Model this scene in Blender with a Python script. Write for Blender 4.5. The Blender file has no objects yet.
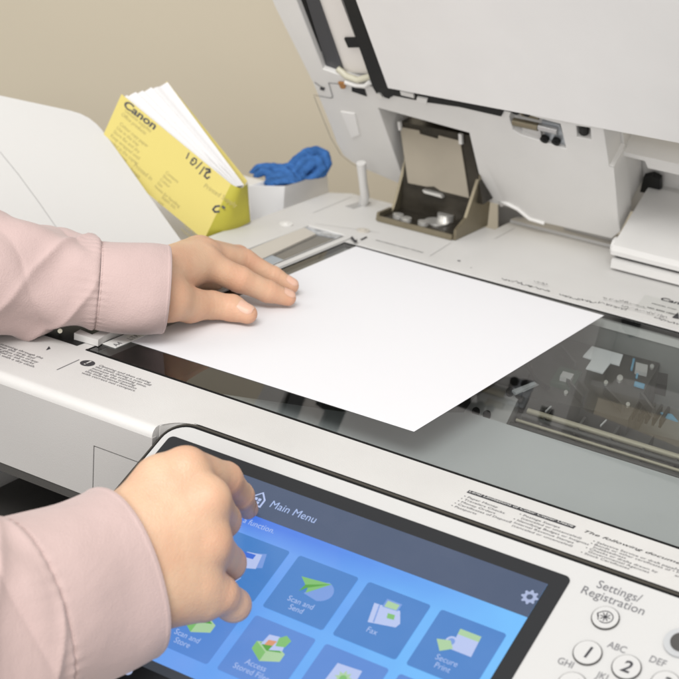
import bpy, bmesh, math, random
import numpy as np
from mathutils import Vector, Matrix
random.seed(4); rng = np.random.default_rng(7)
SC = bpy.context.scene
COL = SC.collection

# ------------------------------------------------------------------ camera
YAW, PITCH, ROLL, DIST, FPX = .5346, .3700, .0831, 1.1334, 1666.4
cy_, sy_, cp_, sp_ = math.cos(YAW), math.sin(YAW), math.cos(PITCH), math.sin(PITCH)
FW = np.array([-sy_*cp_, cy_*cp_, -sp_])
r0 = np.array([cy_, sy_, 0.]); u0 = np.cross(r0, FW)
RT = math.cos(ROLL)*r0 + math.sin(ROLL)*u0
UP = -math.sin(ROLL)*r0 + math.cos(ROLL)*u0
POS = np.array([.1120, -.1852, 0.]) - FW*DIST
cd = bpy.data.cameras.new('camera'); cam = bpy.data.objects.new('camera', cd); COL.objects.link(cam)
M = Matrix([[RT[i], UP[i], -FW[i], POS[i]] for i in range(3)] + [[0, 0, 0, 1]])
cam.matrix_world = M
cd.sensor_width = 36; cd.lens = FPX/679*36; cd.clip_start = .02; cd.clip_end = 60
cd.dof.use_dof = True; cd.dof.focus_distance = 1.02; cd.dof.aperture_fstop = 15
SC.camera = cam

# ------------------------------------------------------------------ world, lamps, exposure
w = bpy.data.worlds.new('World'); SC.world = w; w.use_nodes = True
w.node_tree.nodes['Background'].inputs[0].default_value = (1, .98, .955, 1)
w.node_tree.nodes['Background'].inputs[1].default_value = .70
def lamp(name, loc, to, sx, sy, power, col):
    l = bpy.data.lights.new(name, 'AREA'); l.shape = 'RECTANGLE'; l.size = sx; l.size_y = sy
    l.energy = power; l.color = col
    o = bpy.data.objects.new(name, l); COL.objects.link(o); o.location = loc
    o.rotation_euler = (Vector(to)-Vector(loc)).to_track_quat('-Z', 'Y').to_euler()
    return o
lamp('ceiling_and_fill_light', (.85, -2.6, 2.9), (.05, -.05, 0), 1.9, 1.3, 118, (1, .99, .972))  # soft overhead light from the ceiling
lamp('left_key_light', (-1.1, -1.8, 1.2), (.0, -.05, .05), .9, .9, 9, (1, .98, .96))  # unseen soft key lamp, added at the front left
lamp('ceiling_and_fill_light', (.9, -2.4, .75), (.1, .1, .15), 1.1, .7, 17, (1, .982, .96))  # low front fill, added to brighten the lid underside and the wall
SC.view_settings.view_transform = 'Standard'; SC.view_settings.look = 'None'
SC.cycles.caustics_reflective = False; SC.cycles.caustics_refractive = False
SC.view_settings.exposure = 0; SC.view_settings.gamma = 1

# ------------------------------------------------------------------ geometry of the place
def ray(px, py): return FW + (px-339.5)/FPX*RT - (py-339.5)/FPX*UP
def hit(px, py, P, n):
    P = np.asarray(P, float); n = np.asarray(n, float); d = ray(px, py)
    return POS + d*(((P-POS)@n)/(d@n))
def at(px, py, Z): return POS + ray(px, py)*Z
def dk(px, py, z=0.): return hit(px, py, (0, 0, z), (0, 0, 1))
def dk2(px, py): return tuple(dk(px, py)[:2])
class Plane:                       # local (a, b) coordinates on a plane of the machine, n towards the viewer
    def __init__(s, P, e1, e2, n):
        s.P, s.e1, s.e2, s.n = [np.asarray(q, float) for q in (P, e1, e2, n)]
    def w(s, a, b, d=0.): return s.P + s.e1*a + s.e2*b + s.n*d
    def px(s, x, y, d=0.):
        p = hit(x, y, s.P + s.n*d, s.n) - s.P
        return (float(p@s.e1), float(p@s.e2))
DECK = Plane((0, 0, 0), (1, 0, 0), (0, 1, 0), (0, 0, 1))
TP = math.radians(26)
PAN = Plane((0, -.365, .002), (1, 0, 0), (0, math.cos(TP), math.sin(TP)), (0, -math.sin(TP), math.cos(TP)))
TL = math.radians(51)
LID = Plane((0, .065, .095), (1, 0, 0), (0, -math.cos(TL), math.sin(TL)), (0, -math.sin(TL), -math.cos(TL)))
FRONT = Plane((0, -.3842, 0), (1, 0, 0), (0, 0, 1), (0, -1, 0))

# ------------------------------------------------------------------ materials
def mat(name, col, rough=.5, metal=0., bump=0., bscale=300., sss=0., var=0., emit=None, es=1., spec=.5, vscale=8., coat=0.):
    m = bpy.data.materials.new(name); m.use_nodes = True
    nt = m.node_tree; b = nt.nodes['Principled BSDF']
    b.inputs['Base Color'].default_value = (*col, 1); b.inputs['Roughness'].default_value = rough
    b.inputs['Metallic'].default_value = metal; b.inputs['Specular IOR Level'].default_value = spec
    b.inputs['Coat Weight'].default_value = coat
    if sss:
        b.inputs['Subsurface Weight'].default_value = sss; b.inputs['Subsurface Radius'].default_value = (.007, .0028, .0014)
        b.inputs['Subsurface Scale'].default_value = 1
    tc = nt.nodes.new('ShaderNodeTexCoord')
    if var:
        nz = nt.nodes.new('ShaderNodeTexNoise'); nz.inputs['Scale'].default_value = vscale; nz.inputs['Detail'].default_value = 5
        nt.links.new(tc.outputs['Object'], nz.inputs['Vector'])
        mr = nt.nodes.new('ShaderNodeMapRange'); mr.inputs[1].default_value = .3; mr.inputs[2].default_value = .7
        mr.inputs[3].default_value = 1-var; mr.inputs[4].default_value = 1+var
        nt.links.new(nz.outputs['Fac'], mr.inputs[0])
        mx = nt.nodes.new('ShaderNodeVectorMath'); mx.operation = 'SCALE'; mx.inputs[0].default_value = col
        nt.links.new(mr.outputs[0], mx.inputs['Scale']); nt.links.new(mx.outputs[0], b.inputs['Base Color'])
        m2 = nt.nodes.new('ShaderNodeMapRange'); m2.inputs[1].default_value = .3; m2.inputs[2].default_value = .7
        m2.inputs[3].default_value = max(.02, rough-.1); m2.inputs[4].default_value = rough+.08
        nt.links.new(nz.outputs['Fac'], m2.inputs[0]); nt.links.new(m2.outputs[0], b.inputs['Roughness'])
    if bump:
        n2 = nt.nodes.new('ShaderNodeTexNoise'); n2.inputs['Scale'].default_value = bscale; n2.inputs['Detail'].default_value = 4
        nt.links.new(tc.outputs['Object'], n2.inputs['Vector'])
        bp = nt.nodes.new('ShaderNodeBump'); bp.inputs['Strength'].default_value = bump; bp.inputs['Distance'].default_value = .001
        nt.links.new(n2.outputs['Fac'], bp.inputs['Height']); nt.links.new(bp.outputs['Normal'], b.inputs['Normal'])
    if emit is not None:
        b.inputs['Emission Color'].default_value = (*emit, 1); b.inputs['Emission Strength'].default_value = es
    return m
def srgb(r, g, b): return tuple(((c/255)/12.92 if c/255 <= .04045 else ((c/255+.055)/1.055)**2.4) for c in (r, g, b))
W_DECK = mat('white_plastic', (.58, .572, .558), .5, bump=.12, bscale=900, var=.035, vscale=14)
W_LID = mat('lid_plastic', (.70, .69, .672), .5, bump=.12, bscale=800, var=.045, vscale=12)
W_PLATE = mat('platen_sheet', (.775, .765, .755), .55, bump=.05, bscale=300, var=.02, vscale=20)
G_FRONT = mat('grey_plastic', (.41, .40, .39), .5, bump=.15, bscale=1200, var=.02)
G_MID = mat('mid_grey_plastic', (.36, .355, .35), .5, bump=.1, bscale=900, var=.04)
BLACK = mat('black_plastic', (.010, .010, .010), .5, bump=.1, bscale=700, spec=.25)
GASKET = mat('black_rubber', (.008, .008, .008), .7, spec=.12)
DGREY = mat('dark_grey_plastic', (.05, .048, .045), .5, bump=.15, bscale=800, var=.1)
BEZEL = mat('bezel_plastic', (.020, .021, .023), .4, bump=.04, bscale=900, spec=.22)
W_PANEL = mat('panel_white', (.475, .473, .467), .5, bump=.08, bscale=1500)
PAPER = mat('paper', (.70, .70, .722), .8, bump=.05, bscale=1500, spec=.2)
PAGES = mat('page_edges', (.66, .655, .66), .85, bump=.3, bscale=500, spec=.2)
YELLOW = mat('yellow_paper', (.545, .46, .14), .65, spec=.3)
SHADED_YELLOW = mat('yellow_paper_shaded', (.44, .40, .045), .6, bump=.15, bscale=60, var=.06, vscale=25)  # cover yellow darkened to olive, painting in shade on the turned-away spine
WBOX = mat('white_box_plastic', (.88, .88, .89), .5)
CLOTH = mat('blue_cloth', (.045, .135, .36), .95, bump=.9, bscale=1100, var=.25, vscale=160, spec=.1)
INK = mat('printed_ink', (.035, .035, .04), .6)
INK2 = mat('faded_ink', (.14, .14, .15), .6)
INKY = mat('ink_on_yellow', (.30, .25, .08), .6)
STEEL = mat('zinc_steel', (.23, .20, .14), .42, metal=.7, bump=.1, bscale=200, var=.08, vscale=40)
COVER_STEEL = mat('painted_steel_cover', (.38, .34, .275), .42, metal=.35, var=.06, vscale=30)
DARK_METAL = mat('oiled_dark_metal', (.035, .03, .022), .35, metal=.4, bump=.2, bscale=200, var=.3, vscale=60)
CHROME = mat('chrome', (.78, .77, .74), .36, metal=.75)
BRASS = mat('copper_foil', (.55, .27, .09), .35, metal=.8)
FILM = mat('clear_film', (.55, .53, .42), .25)
BEIGE = mat('beige_strip', (.50, .47, .42), .5, bump=.1, bscale=500)
STRIPG = mat('dark_scan_glass', (.14, .135, .125), .16, var=.12, vscale=30)
BLUEG = mat('blue_grey_strip', (.30, .34, .38), .25)
INNER = mat('scanner_bed', (.15, .155, .15), .6, var=.15, vscale=20)
INNER2 = mat('lens_cover', (.035, .033, .03), .5, var=.1, vscale=30)
INNERL = mat('lens_label', (.62, .63, .64), .5)
RAILM = mat('carriage_metal', (.33, .30, .23), .45, metal=.3)
LBLUE = mat('blue_reflector', (.10, .28, .42), .2)
WALLM = mat('beige_wall_paint', (.515, .46, .36), .85, bump=.08, bscale=90, var=.012, vscale=3)
FABRIC = None

def fabric(name, col):
    m = mat(name, col, .9, spec=.15, var=.03, vscale=30)
    nt = m.node_tree; b = nt.nodes['Principled BSDF']
    b.inputs['Sheen Weight'].default_value = .25; b.inputs['Sheen Roughness'].default_value = .5
    tc = nt.nodes.new('ShaderNodeTexCoord')
    n1 = nt.nodes.new('ShaderNodeTexNoise'); n1.inputs['Scale'].default_value = 900; n1.inputs['Detail'].default_value = 3
    n2 = nt.nodes.new('ShaderNodeTexNoise'); n2.inputs['Scale'].default_value = 24; n2.inputs['Detail'].default_value = 3; n2.inputs['Distortion'].default_value = .2
    for n in (n1, n2): nt.links.new(tc.outputs['Object'], n.inputs['Vector'])
    b1 = nt.nodes.new('ShaderNodeBump'); b1.inputs['Strength'].default_value = .5; b1.inputs['Distance'].default_value = .0006
    b2 = nt.nodes.new('ShaderNodeBump'); b2.inputs['Strength'].default_value = .5; b2.inputs['Distance'].default_value = .005
    nt.links.new(n1.outputs['Fac'], b1.inputs['Height']); nt.links.new(n2.outputs['Fac'], b2.inputs['Height'])
    nt.links.new(b1.outputs[0], b2.inputs['Normal']); nt.links.new(b2.outputs[0], b.inputs['Normal'])
    return m
PINK = fabric('pink_cotton', (.49, .37, .352))
THREAD = mat('pale_thread', (.60, .47, .44), .8)

def skinmat(name, col):
    m = mat(name, col, .47, sss=.22, spec=.4)
    nt = m.node_tree; b = nt.nodes['Principled BSDF']
    tc = nt.nodes.new('ShaderNodeTexCoord')
    n1 = nt.nodes.new('ShaderNodeTexNoise'); n1.inputs['Scale'].default_value = 45; n1.inputs['Detail'].default_value = 4
    nt.links.new(tc.outputs['Object'], n1.inputs['Vector'])
    cr = nt.nodes.new('ShaderNodeValToRGB')
    cr.color_ramp.elements[0].position = .32; cr.color_ramp.elements[1].position = .68
    cr.color_ramp.elements[0].color = (col[0]*.97, col[1]*.88, col[2]*.86, 1)
    cr.color_ramp.elements[1].color = (min(1, col[0]*1.04), col[1]*1.06, col[2]*1.05, 1)
    nt.links.new(n1.outputs['Fac'], cr.inputs[0])
    at_ = nt.nodes.new('ShaderNodeAttribute'); at_.attribute_name = 'blush'
    mx = nt.nodes.new('ShaderNodeMix'); mx.data_type = 'RGBA'; mx.inputs[7].default_value = (col[0]*.98, col[1]*.70, col[2]*.66, 1)
    nt.links.new(at_.outputs['Fac'], mx.inputs[0]); nt.links.new(cr.outputs[0], mx.inputs[6]); nt.links.new(mx.outputs[2], b.inputs['Base Color'])
    v = nt.nodes.new('ShaderNodeTexVoronoi'); v.inputs['Scale'].default_value = 900
    n2 = nt.nodes.new('ShaderNodeTexNoise'); n2.inputs['Scale'].default_value = 160; n2.inputs['Detail'].default_value = 6
    for n in (v, n2): nt.links.new(tc.outputs['Object'], n.inputs['Vector'])
    ad = nt.nodes.new('ShaderNodeMath'); ad.operation = 'MULTIPLY_ADD'; ad.inputs[1].default_value = .35
    nt.links.new(v.outputs['Distance'], ad.inputs[0]); nt.links.new(n2.outputs['Fac'], ad.inputs[2])
    bp = nt.nodes.new('ShaderNodeBump'); bp.inputs['Strength'].default_value = .4; bp.inputs['Distance'].default_value = .0009
    nt.links.new(ad.outputs[0], bp.inputs['Height']); nt.links.new(bp.outputs[0], b.inputs['Normal'])
    return m
SKIN = skinmat('skin', (.575, .385, .262))
NAIL = mat('nail', (.62, .39, .295), .42, sss=.2)

def glassmat():
    m = bpy.data.materials.new('platen_glass'); m.use_nodes = True; nt = m.node_tree
    for n in list(nt.nodes): nt.nodes.remove(n)
    out = nt.nodes.new('ShaderNodeOutputMaterial'); mix = nt.nodes.new('ShaderNodeMixShader')
    fr = nt.nodes.new('ShaderNodeFresnel'); fr.inputs['IOR'].default_value = 1.52
    mul = nt.nodes.new('ShaderNodeMath'); mul.operation = 'MULTIPLY'; mul.inputs[1].default_value = 1.45; mul.use_clamp = True
    ge = nt.nodes.new('ShaderNodeNewGeometry'); inv = nt.nodes.new('ShaderNodeMath'); inv.operation = 'SUBTRACT'; inv.inputs[0].default_value = 1; nt.links.new(ge.outputs['Backfacing'], inv.inputs[1])
    m2 = nt.nodes.new('ShaderNodeMath'); m2.operation = 'MULTIPLY'; nt.links.new(mul.outputs[0], m2.inputs[0]); nt.links.new(inv.outputs[0], m2.inputs[1])
    tr = nt.nodes.new('ShaderNodeBsdfTransparent'); tr.inputs[0].default_value = (.92, .935, .93, 1)
    gl = nt.nodes.new('ShaderNodeBsdfGlossy'); gl.inputs['Roughness'].default_value = .02
    nt.links.new(fr.outputs[0], mul.inputs[0]); nt.links.new(m2.outputs[0], mix.inputs[0])
    nt.links.new(tr.outputs[0], mix.inputs[1]); nt.links.new(gl.outputs[0], mix.inputs[2]); nt.links.new(mix.outputs[0], out.inputs[0])
    return m
GLASS = glassmat()

# ------------------------------------------------------------------ object helpers
def link(name, me, parent=None):
    o = bpy.data.objects.new(name, me); COL.objects.link(o)
    if parent is not None: o.parent = parent
    return o
def thing(name, label, cat, loc=(0, 0, 0), group=None):
    o = bpy.data.objects.new(name, None); COL.objects.link(o); o.empty_display_size = .02
    o['label'] = label; o['category'] = cat
    o['loc'] = list(map(float, loc))
    if group: o['group'] = group
    return o
def obj(name, bm, m, parent=None, smooth=True, label=None, bevel=0., seg=2, autos=None, keep=None):
    autos = autos or (20 if bevel else 60)
    me = bpy.data.meshes.new(name)
    if bevel:
        es = [e for e in bm.edges if len(e.link_faces) == 2 and e.calc_face_angle(0) > math.radians(28) and not (keep and keep(e))]
        bmesh.ops.bevel(bm, geom=es, offset=bevel, segments=seg, profile=.5, affect='EDGES', clamp_overlap=True)
    bmesh.ops.recalc_face_normals(bm, faces=bm.faces[:])
    for e in bm.edges:
        if len(e.link_faces) == 2 and e.calc_face_angle(0) > math.radians(autos): e.smooth = False
    for f in bm.faces: f.smooth = smooth
    bm.to_mesh(me); bm.free()
    for q in (m if isinstance(m, (list, tuple)) else [m]): me.materials.append(q)
    o = link(name, me, parent)
    if label: o['label'] = label
    return o
def slab(bm, pl, outer, d0, d1, holes=(), mi=0):
    """flat plate with an outline and holes in plane coordinates, from depth d0 (front) to d1"""
    loops = [outer, *holes]; edges = []; tops = []
    for lp in loops:
        vs = [bm.verts.new(pl.w(a, b, d0)) for a, b in lp]; tops.append(vs)
        for i in range(len(vs)): edges.append(bm.edges.new((vs[i], vs[(i+1) % len(vs)])))
    if holes: faces = [g for g in bmesh.ops.triangle_fill(bm, use_beauty=True, use_dissolve=False, edges=edges, normal=Vector(pl.n))['geom'] if isinstance(g, bmesh.types.BMFace)]
    else: faces = [bm.faces.new(tops[0])]
    for f in faces: f.material_index = mi
    if abs(d1-d0) < 1e-9: return
    mp = {}
    for vs in tops:
        for v in vs: mp[v] = bm.verts.new(Vector(v.co) + Vector(pl.n*(d1-d0)))
    for f in faces:
        g = bm.faces.new([mp[v] for v in reversed(f.verts)]); g.material_index = mi
    for vs in tops:
        n = len(vs)
        for i in range(n):
            a, b = vs[i], vs[(i+1) % n]
            f = bm.faces.new((a, b, mp[b], mp[a])); f.material_index = mi
def plate(name, pl, outer, d0, d1, m, parent, bevel=.0006, holes=(), seg=2, smooth=True, label=None):
    bm = bmesh.new(); slab(bm, pl, outer, d0, d1, holes)
    return obj(name, bm, m, parent, smooth, label, bevel, seg)
def rrect(x0, y0, x1, y1, r, n=6):
    pts = []
    for cx, cy, a0 in ((x1-r, y1-r, 0), (x0+r, y1-r, 90), (x0+r, y0+r, 180), (x1-r, y0+r, 270)):
        for k in range(n+1):
            a = math.radians(a0+90*k/n); pts.append((cx+r*math.cos(a), cy+r*math.sin(a)))
    return pts
def circ(cx, cy, r, n=24, ry=None): return [(cx+r*math.cos(2*math.pi*k/n), cy+(ry or r)*math.sin(2*math.pi*k/n)) for k in range(n)]
def rect(x0, y0, x1, y1): return [(x0, y0), (x1, y0), (x1, y1), (x0, y1)]
def box(bm, lo, hi):
    P = Plane((0, 0, 0), (1, 0, 0), (0, 1, 0), (0, 0, 1)); slab(bm, P, rect(lo[0], lo[1], hi[0], hi[1]), hi[2], lo[2])
def boxo(name, lo, hi, m, parent, bevel=.0008): 
    bm = bmesh.new(); box(bm, lo, hi); return obj(name, bm, m, parent, True, None, bevel)
def thicken(bm, vec):
    r = bmesh.ops.extrude_face_region(bm, geom=bm.faces[:], use_keep_orig=True)
    bmesh.ops.translate(bm, verts=[v for v in r['geom'] if isinstance(v, bmesh.types.BMVert)], vec=Vector(vec))
def prism_x(bm, prof, x0, x1):      # profile in (y, z) swept along x
    P = Plane((x1, 0, 0), (0, 1, 0), (0, 0, 1), (1, 0, 0)); slab(bm, P, prof, 0, x0-x1)
def tube(bm, pts, r, n=8, caps=True):
    pts = [Vector(p) for p in pts]; rr = r if isinstance(r, (list, tuple)) else [r]*len(pts); rings = []
    up = Vector((0.13, .21, 1)).normalized()
    for i, p in enumerate(pts):
        t = (pts[min(i+1, len(pts)-1)] - pts[max(i-1, 0)]).normalized()
        a = t.cross(up); a = a.normalized() if a.length > 1e-5 else t.orthogonal().normalized(); b = t.cross(a)
        rings.append([bm.verts.new(p + (a*math.cos(2*math.pi*k/n) + b*math.sin(2*math.pi*k/n))*rr[i]) for k in range(n)])
    for A, B in zip(rings, rings[1:]):
        for k in range(n): bm.faces.new((A[k], A[(k+1) % n], B[(k+1) % n], B[k]))
    if caps: bm.faces.new(rings[0][::-1]); bm.faces.new(rings[-1])
_dg = bpy.context.evaluated_depsgraph_get
def text_verts(s, size, align='LEFT', shear=0., bold=0., line=1., sx=1.):
    c = bpy.data.curves.new('t', 'FONT'); c.body = s; c.size = size; c.align_x = align; c.shear = shear
    c.offset = bold*size; c.space_line = line; c.resolution_u = 3
    o = bpy.data.objects.new('t', c); COL.objects.link(o)
    bpy.context.view_layer.update(); dg = _dg()
    me = bpy.data.meshes.new_from_object(o.evaluated_get(dg), depsgraph=dg)
    V = [(v.co.x*sx, v.co.y) for v in me.vertices]; F = [tuple(p.vertices) for p in me.polygons]
    bpy.data.objects.remove(o); bpy.data.curves.remove(c); bpy.data.meshes.remove(me)
    return V, F
def text_bm(bm, pl, o2, s, size, d, ang=0., mi=0, fit=None, **k):
    V, F = text_verts(s, size, **k)
    if fit: q = fit/max(v[0] for v in V); V = [(x*q, y) for x, y in V]
    ca, sa = math.cos(ang), math.sin(ang)
    vs = [bm.verts.new(pl.w(o2[0]+ca*x-sa*y, o2[1]+sa*x+ca*y, d)) for x, y in V]
    for f in F:
        try: bm.faces.new([vs[i] for i in f]).material_index = mi
        except ValueError: pass
def poly(bm, pl, pts, d, mi=0):
    f = bm.faces.new([bm.verts.new(pl.w(a, b, d)) for a, b in pts]); f.material_index = mi
def flat(name, bm, m, parent):
    me = bpy.data.meshes.new(name); bm.to_mesh(me); bm.free()
    for q in (m if isinstance(m, (list, tuple)) else [m]): me.materials.append(q)
    return link(name, me, parent)
def ribbon(bm, pl, pts, wd, d, mi=0):
    for (a, b), (c, e) in zip(pts, pts[1:]):
        L = math.hypot(c-a, e-b) or 1e-6; nx, ny = -(e-b)/L*wd/2, (c-a)/L*wd/2; tx, ty = (c-a)/L*wd*.3, (e-b)/L*wd*.3
        poly(bm, pl, [(a+nx-tx, b+ny-ty), (c+nx+tx, e+ny+ty), (c-nx+tx, e-ny+ty), (a-nx-tx, b-ny-ty)], d, mi)

# ------------------------------------------------------------------ the room: only the wall and floor the photo shows
bm = bmesh.new(); box(bm, (-3.2, .52, -1.0), (2.4, .60, 1.4)); o = obj('wall', bm, WALLM)
o['label'] = 'plain beige painted wall behind the copier'; o['category'] = 'wall'; o['kind'] = 'structure'
bm = bmesh.new(); box(bm, (-3.2, -2.4, -1.04), (2.4, .52, -1.0)); o = obj('floor', bm, mat('floor_vinyl', (.30, .28, .26), .5, var=.1), None)
o['kind'] = 'structure'; o['label'] = 'grey floor under the copier'; o['category'] = 'floor'

# ================================================================== COPIER
cop = thing('photocopier', 'white office photocopier with its lid raised, glass exposed and touch screen lit', 'photocopier', (.15, -.15, -1))
XL = -.085
# --- deck (white top) with the two glass openings and the notch for the control panel
FSX0, FSX1, FSY0, FSY1 = -.0455, -.0095, -.311, .0155
u_pan = .1078                         # left end of the control panel
rc = .018
arc = [(u_pan+rc-rc*math.cos(a), -.3622-rc+rc*math.sin(a)) for a in [math.radians(x) for x in range(0, 91, 10)]]
outer = [(XL, -.377), (arc[1][0], -.377)] + [q for q in arc if q[1] > -.3765] + [(.56, -.3622), (.56, .172), (.072, .172), (.072, .122), (-.070, .122), (XL, .108)]
glass_hole = rect(.0, -.3172, .445, -.0008)
feed_hole = rect(FSX0, FSY0, FSX1, FSY1)
bm = bmesh.new(); slab(bm, DECK, outer, 0, -.012, [glass_hole, feed_hole])
deck = obj('top_deck', bm, W_DECK, cop, True, None, .0005, 2, keep=lambda e: all(v.co.y < -.3768 for v in e.verts))
bm = bmesh.new()
nose = [(-.377, 0), (-.3785, 0)] + [(-.3785-.0055*math.sin(a), -.0055+.0055*math.cos(a)) for a in [math.radians(q) for q in range(10, 91, 10)]] + [(-.384, -.012), (-.377, -.012)]
prism_x(bm, nose, XL, u_pan); obj('deck_front_edge', bm, W_DECK, cop)
bm = bmesh.new(); slab(bm, DECK, [(u_pan+rc, -.3625), (.56, -.3625), (.56, -.3642), (u_pan+rc, -.3642)], -.0004, -.03); obj('panel_seam', bm, GASKET, cop)
# raised edge between the glass and the rear of the deck
bm = bmesh.new(); slab(bm, DECK, rect(.0125, .0002, .445, .0130), .0014, .0001)
obj('rear_glass_edge', bm, W_DECK, cop, True, None, .0005)
bm = bmesh.new(); slab(bm, DECK, rect(.0, -.3172, .445, -.3158), .0004, -.004); obj('glass_gasket', bm, GASKET, cop, True, None, .0002)
bm = bmesh.new(); slab(bm, DECK, rect(.0, -.0024, .445, -.0010), .0002, -.004); obj('glass_gasket', bm, GASKET, cop, True, None, .0002)
bm = bmesh.new(); slab(bm, DECK, rect(.0001, -.3157, .0011, -.0025), .0002, -.004); obj('glass_gasket', bm, GASKET, cop, True, None, .0002)
bm = bmesh.new(); slab(bm, DECK, rect(.0012, -.3157, .4449, -.0025), -.0001, -.0034)
glass = obj('platen_glass', bm, GLASS, cop, False)
# --- feeder scanning strip left of the glass
strip = plate('scan_strip', DECK, rect(FSX0+.0006, FSY0+.0006, FSX1-.0006, FSY1-.0006), -.0022, -.008, STRIPG, cop, .0003)
plate('beige_guide', DECK, [dk2(244, 251), dk2(262, 258), dk2(316, 233), dk2(304, 226.5)], -.0006, -.0021, BEIGE, strip, .0003)
plate('blue_strip', DECK, [dk2(258, 260), dk2(270, 265.5), dk2(286, 259), dk2(272, 253.5)], -.0014, -.0021, BLUEG, strip, .0001)
plate('end_film', DECK, [dk2(306, 226), dk2(343, 233.5), dk2(338, 236.5), dk2(303, 229.5)], -.0008, -.0021, mat('grey_film', (.38, .39, .40), .25, var=.4, vscale=120), strip, .0001)
bm = bmesh.new(); slab(bm, DECK, rect(-.0085, -.30, -.0012, .012), .0011, .0001); obj('glass_side_edge', bm, W_DECK, cop, True, None, .0004)
bm = bmesh.new(); slab(bm, DECK, rect(-.0075, -.262, -.0068, .0085), .0014, .0012); flat('black_ruler_line', bm, INK, cop)
# dark feeder gap and the little white latch in front of the strip
plate('feeder_gap', DECK, [dk2(40, 334), dk2(77, 346), dk2(118, 331), dk2(78, 318)], .0003, -.001, BLACK, cop, 0)
latch = [dk2(74, 340), dk2(80, 336.5), dk2(92, 341.5), dk2(118, 329.5), dk2(127, 331), dk2(104, 343), dk2(98, 347)]
plate('white_latch', DECK, latch, .005, .0004, W_DECK, cop, .0015, seg=3)
bm = bmesh.new(); tube(bm, [dk(60, 331, .002), dk(60, 331, .009)], .0016); obj('gap_pin', bm, FILM, cop)
lab = plate('corner_label', DECK, [(.0015, -.302), (.0015, -.268), (.0125, -.268), (.0125, -.302)], .0005, .0001, mat('pale_label', (.72, .72, .70), .5), cop, 0)
bm = bmesh.new(); text_bm(bm, DECK, (.0115, -.300), 'A4', .006, .0008, ang=math.pi/2); text_bm(bm, DECK, (.0115, -.285), 'LTR', .006, .0008, ang=math.pi/2)
flat('lettering', bm, INK2, lab)
# small arrow and print at the corner where the paper is registered
bm = bmesh.new()
a0 = dk2(352, 239); a1 = dk2(355, 243)
poly(bm, DECK, [dk2(350, 240), dk2(352, 238), dk2(356, 243), dk2(354, 243.6)], .0017)
poly(bm, DECK, [dk2(353, 244), dk2(357, 241), dk2(357, 244.5)], .0017)
poly(bm, DECK, [dk2(360, 240), dk2(366, 237), dk2(367.5, 237.8), dk2(361.5, 240.8)], .0006)
flat('registration_arrow', bm, INK, cop)
# --- print on the deck
def deck_text(name, px, py, s, size, m=INK2, ang=0., d=.0003, **k):
    bm = bmesh.new(); text_bm(bm, DECK, dk2(px, py), s, size, d, ang=ang, **k); return flat(name, bm, m, cop)
deck_text('printed_notice', 98, 366, "Opening and then closing\nthe sheet during a scan will\nincrease the scanning time.\nSetting up the scanning\nthe instructional function\nwith correct not compact.", .0036, line=.92, sx=1.12)
deck_text('printed_notice', -14, 340, "When scanning through the\nfeeder keep this strip and\nthe narrow glass clean of any\ncorrection fluid or ink marks\nand wipe both with a dry cloth.", .0038, line=.92, sx=1.12, m=INK2)
bm = bmesh.new(); poly(bm, DECK, circ(*dk2(87.5, 363.5), .0048), .0003, 0); poly(bm, DECK, [(dk2(87.5, 363.5)[0]+x, dk2(87.5, 363.5)[1]+y) for x, y in ((-.0007, .0036), (.0007, .0036), (.0004, -.0012), (-.0004, -.0012))], .0005, 1)
c0 = dk2(87.5, 363.5); poly(bm, DECK, circ(c0[0], c0[1]-.0027, .0007, 10), .0005, 1)
flat('caution_mark', bm, [INK, W_DECK], cop)
bm = bmesh.new(); ribbon(bm, DECK, [dk2(57, 370), dk2(79, 360)], .0006, .0003); flat('printed_line', bm, INK2, cop)
bm = bmesh.new(); poly(bm, DECK, [dk2(46, 350.5), dk2(50.5, 349), dk2(49, 346.5)], .0003); flat('printed_arrow', bm, INK, cop)
deck_text('print_line', 375, 240.5, "PLACE ORIGINALS AGAINST THIS EDGE", .0032, INK, sx=.78, d=.0003)
for a, b in (((430, 256), (451, 243)), ((313, 213), (352, 197)), ((316, 224), (380, 233)), ((495, 239), (515, 228))):
    bm = bmesh.new(); ribbon(bm, DECK, [dk2(*a), dk2(*b)], .0004, .0003); flat('panel_joint', bm, G_MID, cop)
n0 = dk2(469.5, 490.5); n1 = dk2(576, 526.5); hl = n1[0]-n0[0]; ny = n0[1]
hd = plate('notice_headline', DECK, rect(n0[0], ny-.0034, n0[0]+hl, ny), .0003, .0001, INK, cop, 0)
bm = bmesh.new(); text_bm(bm, DECK, (n0[0]+.0008, ny-.0029), "Legal Limitations of Color Copier Usage", .0036, .0006, bold=.02, fit=hl-.0016); flat('lettering', bm, W_PANEL, hd)
f0 = dk2(581, 532)
bm = bmesh.new(); text_bm(bm, DECK, (f0[0], ny-.0032), "The following documents may not be copied", .0040, .0003, shear=.3, sx=1.55); flat('printed_notice', bm, INK, cop)
for (px, py), ls in (((464, 496), ["\u2022 Paper Money", "\u2022 Travelers Checks", "\u2022 Money Orders", "\u2022 Certificates of Deposit", "\u2022 Passports"]),
        ((519.5, 514), ["\u2022 Postage Stamps", "   (canceled or uncanceled)", "\u2022 Identifying Badges or Insignias", "\u2022 Internal Revenue Stamps", "   (canceled or uncanceled)"]),
        ((593, 541), ["\u2022 Selective Service or draft papers", "\u2022 Bonds or other certificates of", "   Indebtedness", "\u2022 Checks or drafts drawn by", "   Governmental Agencies", "\u2022 Stock Certificates"]),
        ((675, 568), ["\u2022 Food Stamps", "\u2022 Motor vehicle licenses", "   and certificates of title"])):
    c = dk2(px, py); bm = bmesh.new(); text_bm(bm, DECK, (c[0], c[1]-.0012), "\n".join(ls), .0031, .0003, line=1.2 if len(ls) < 6 else 1.02, sx=1.15); flat('printed_notice', bm, INK2, cop)
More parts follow.
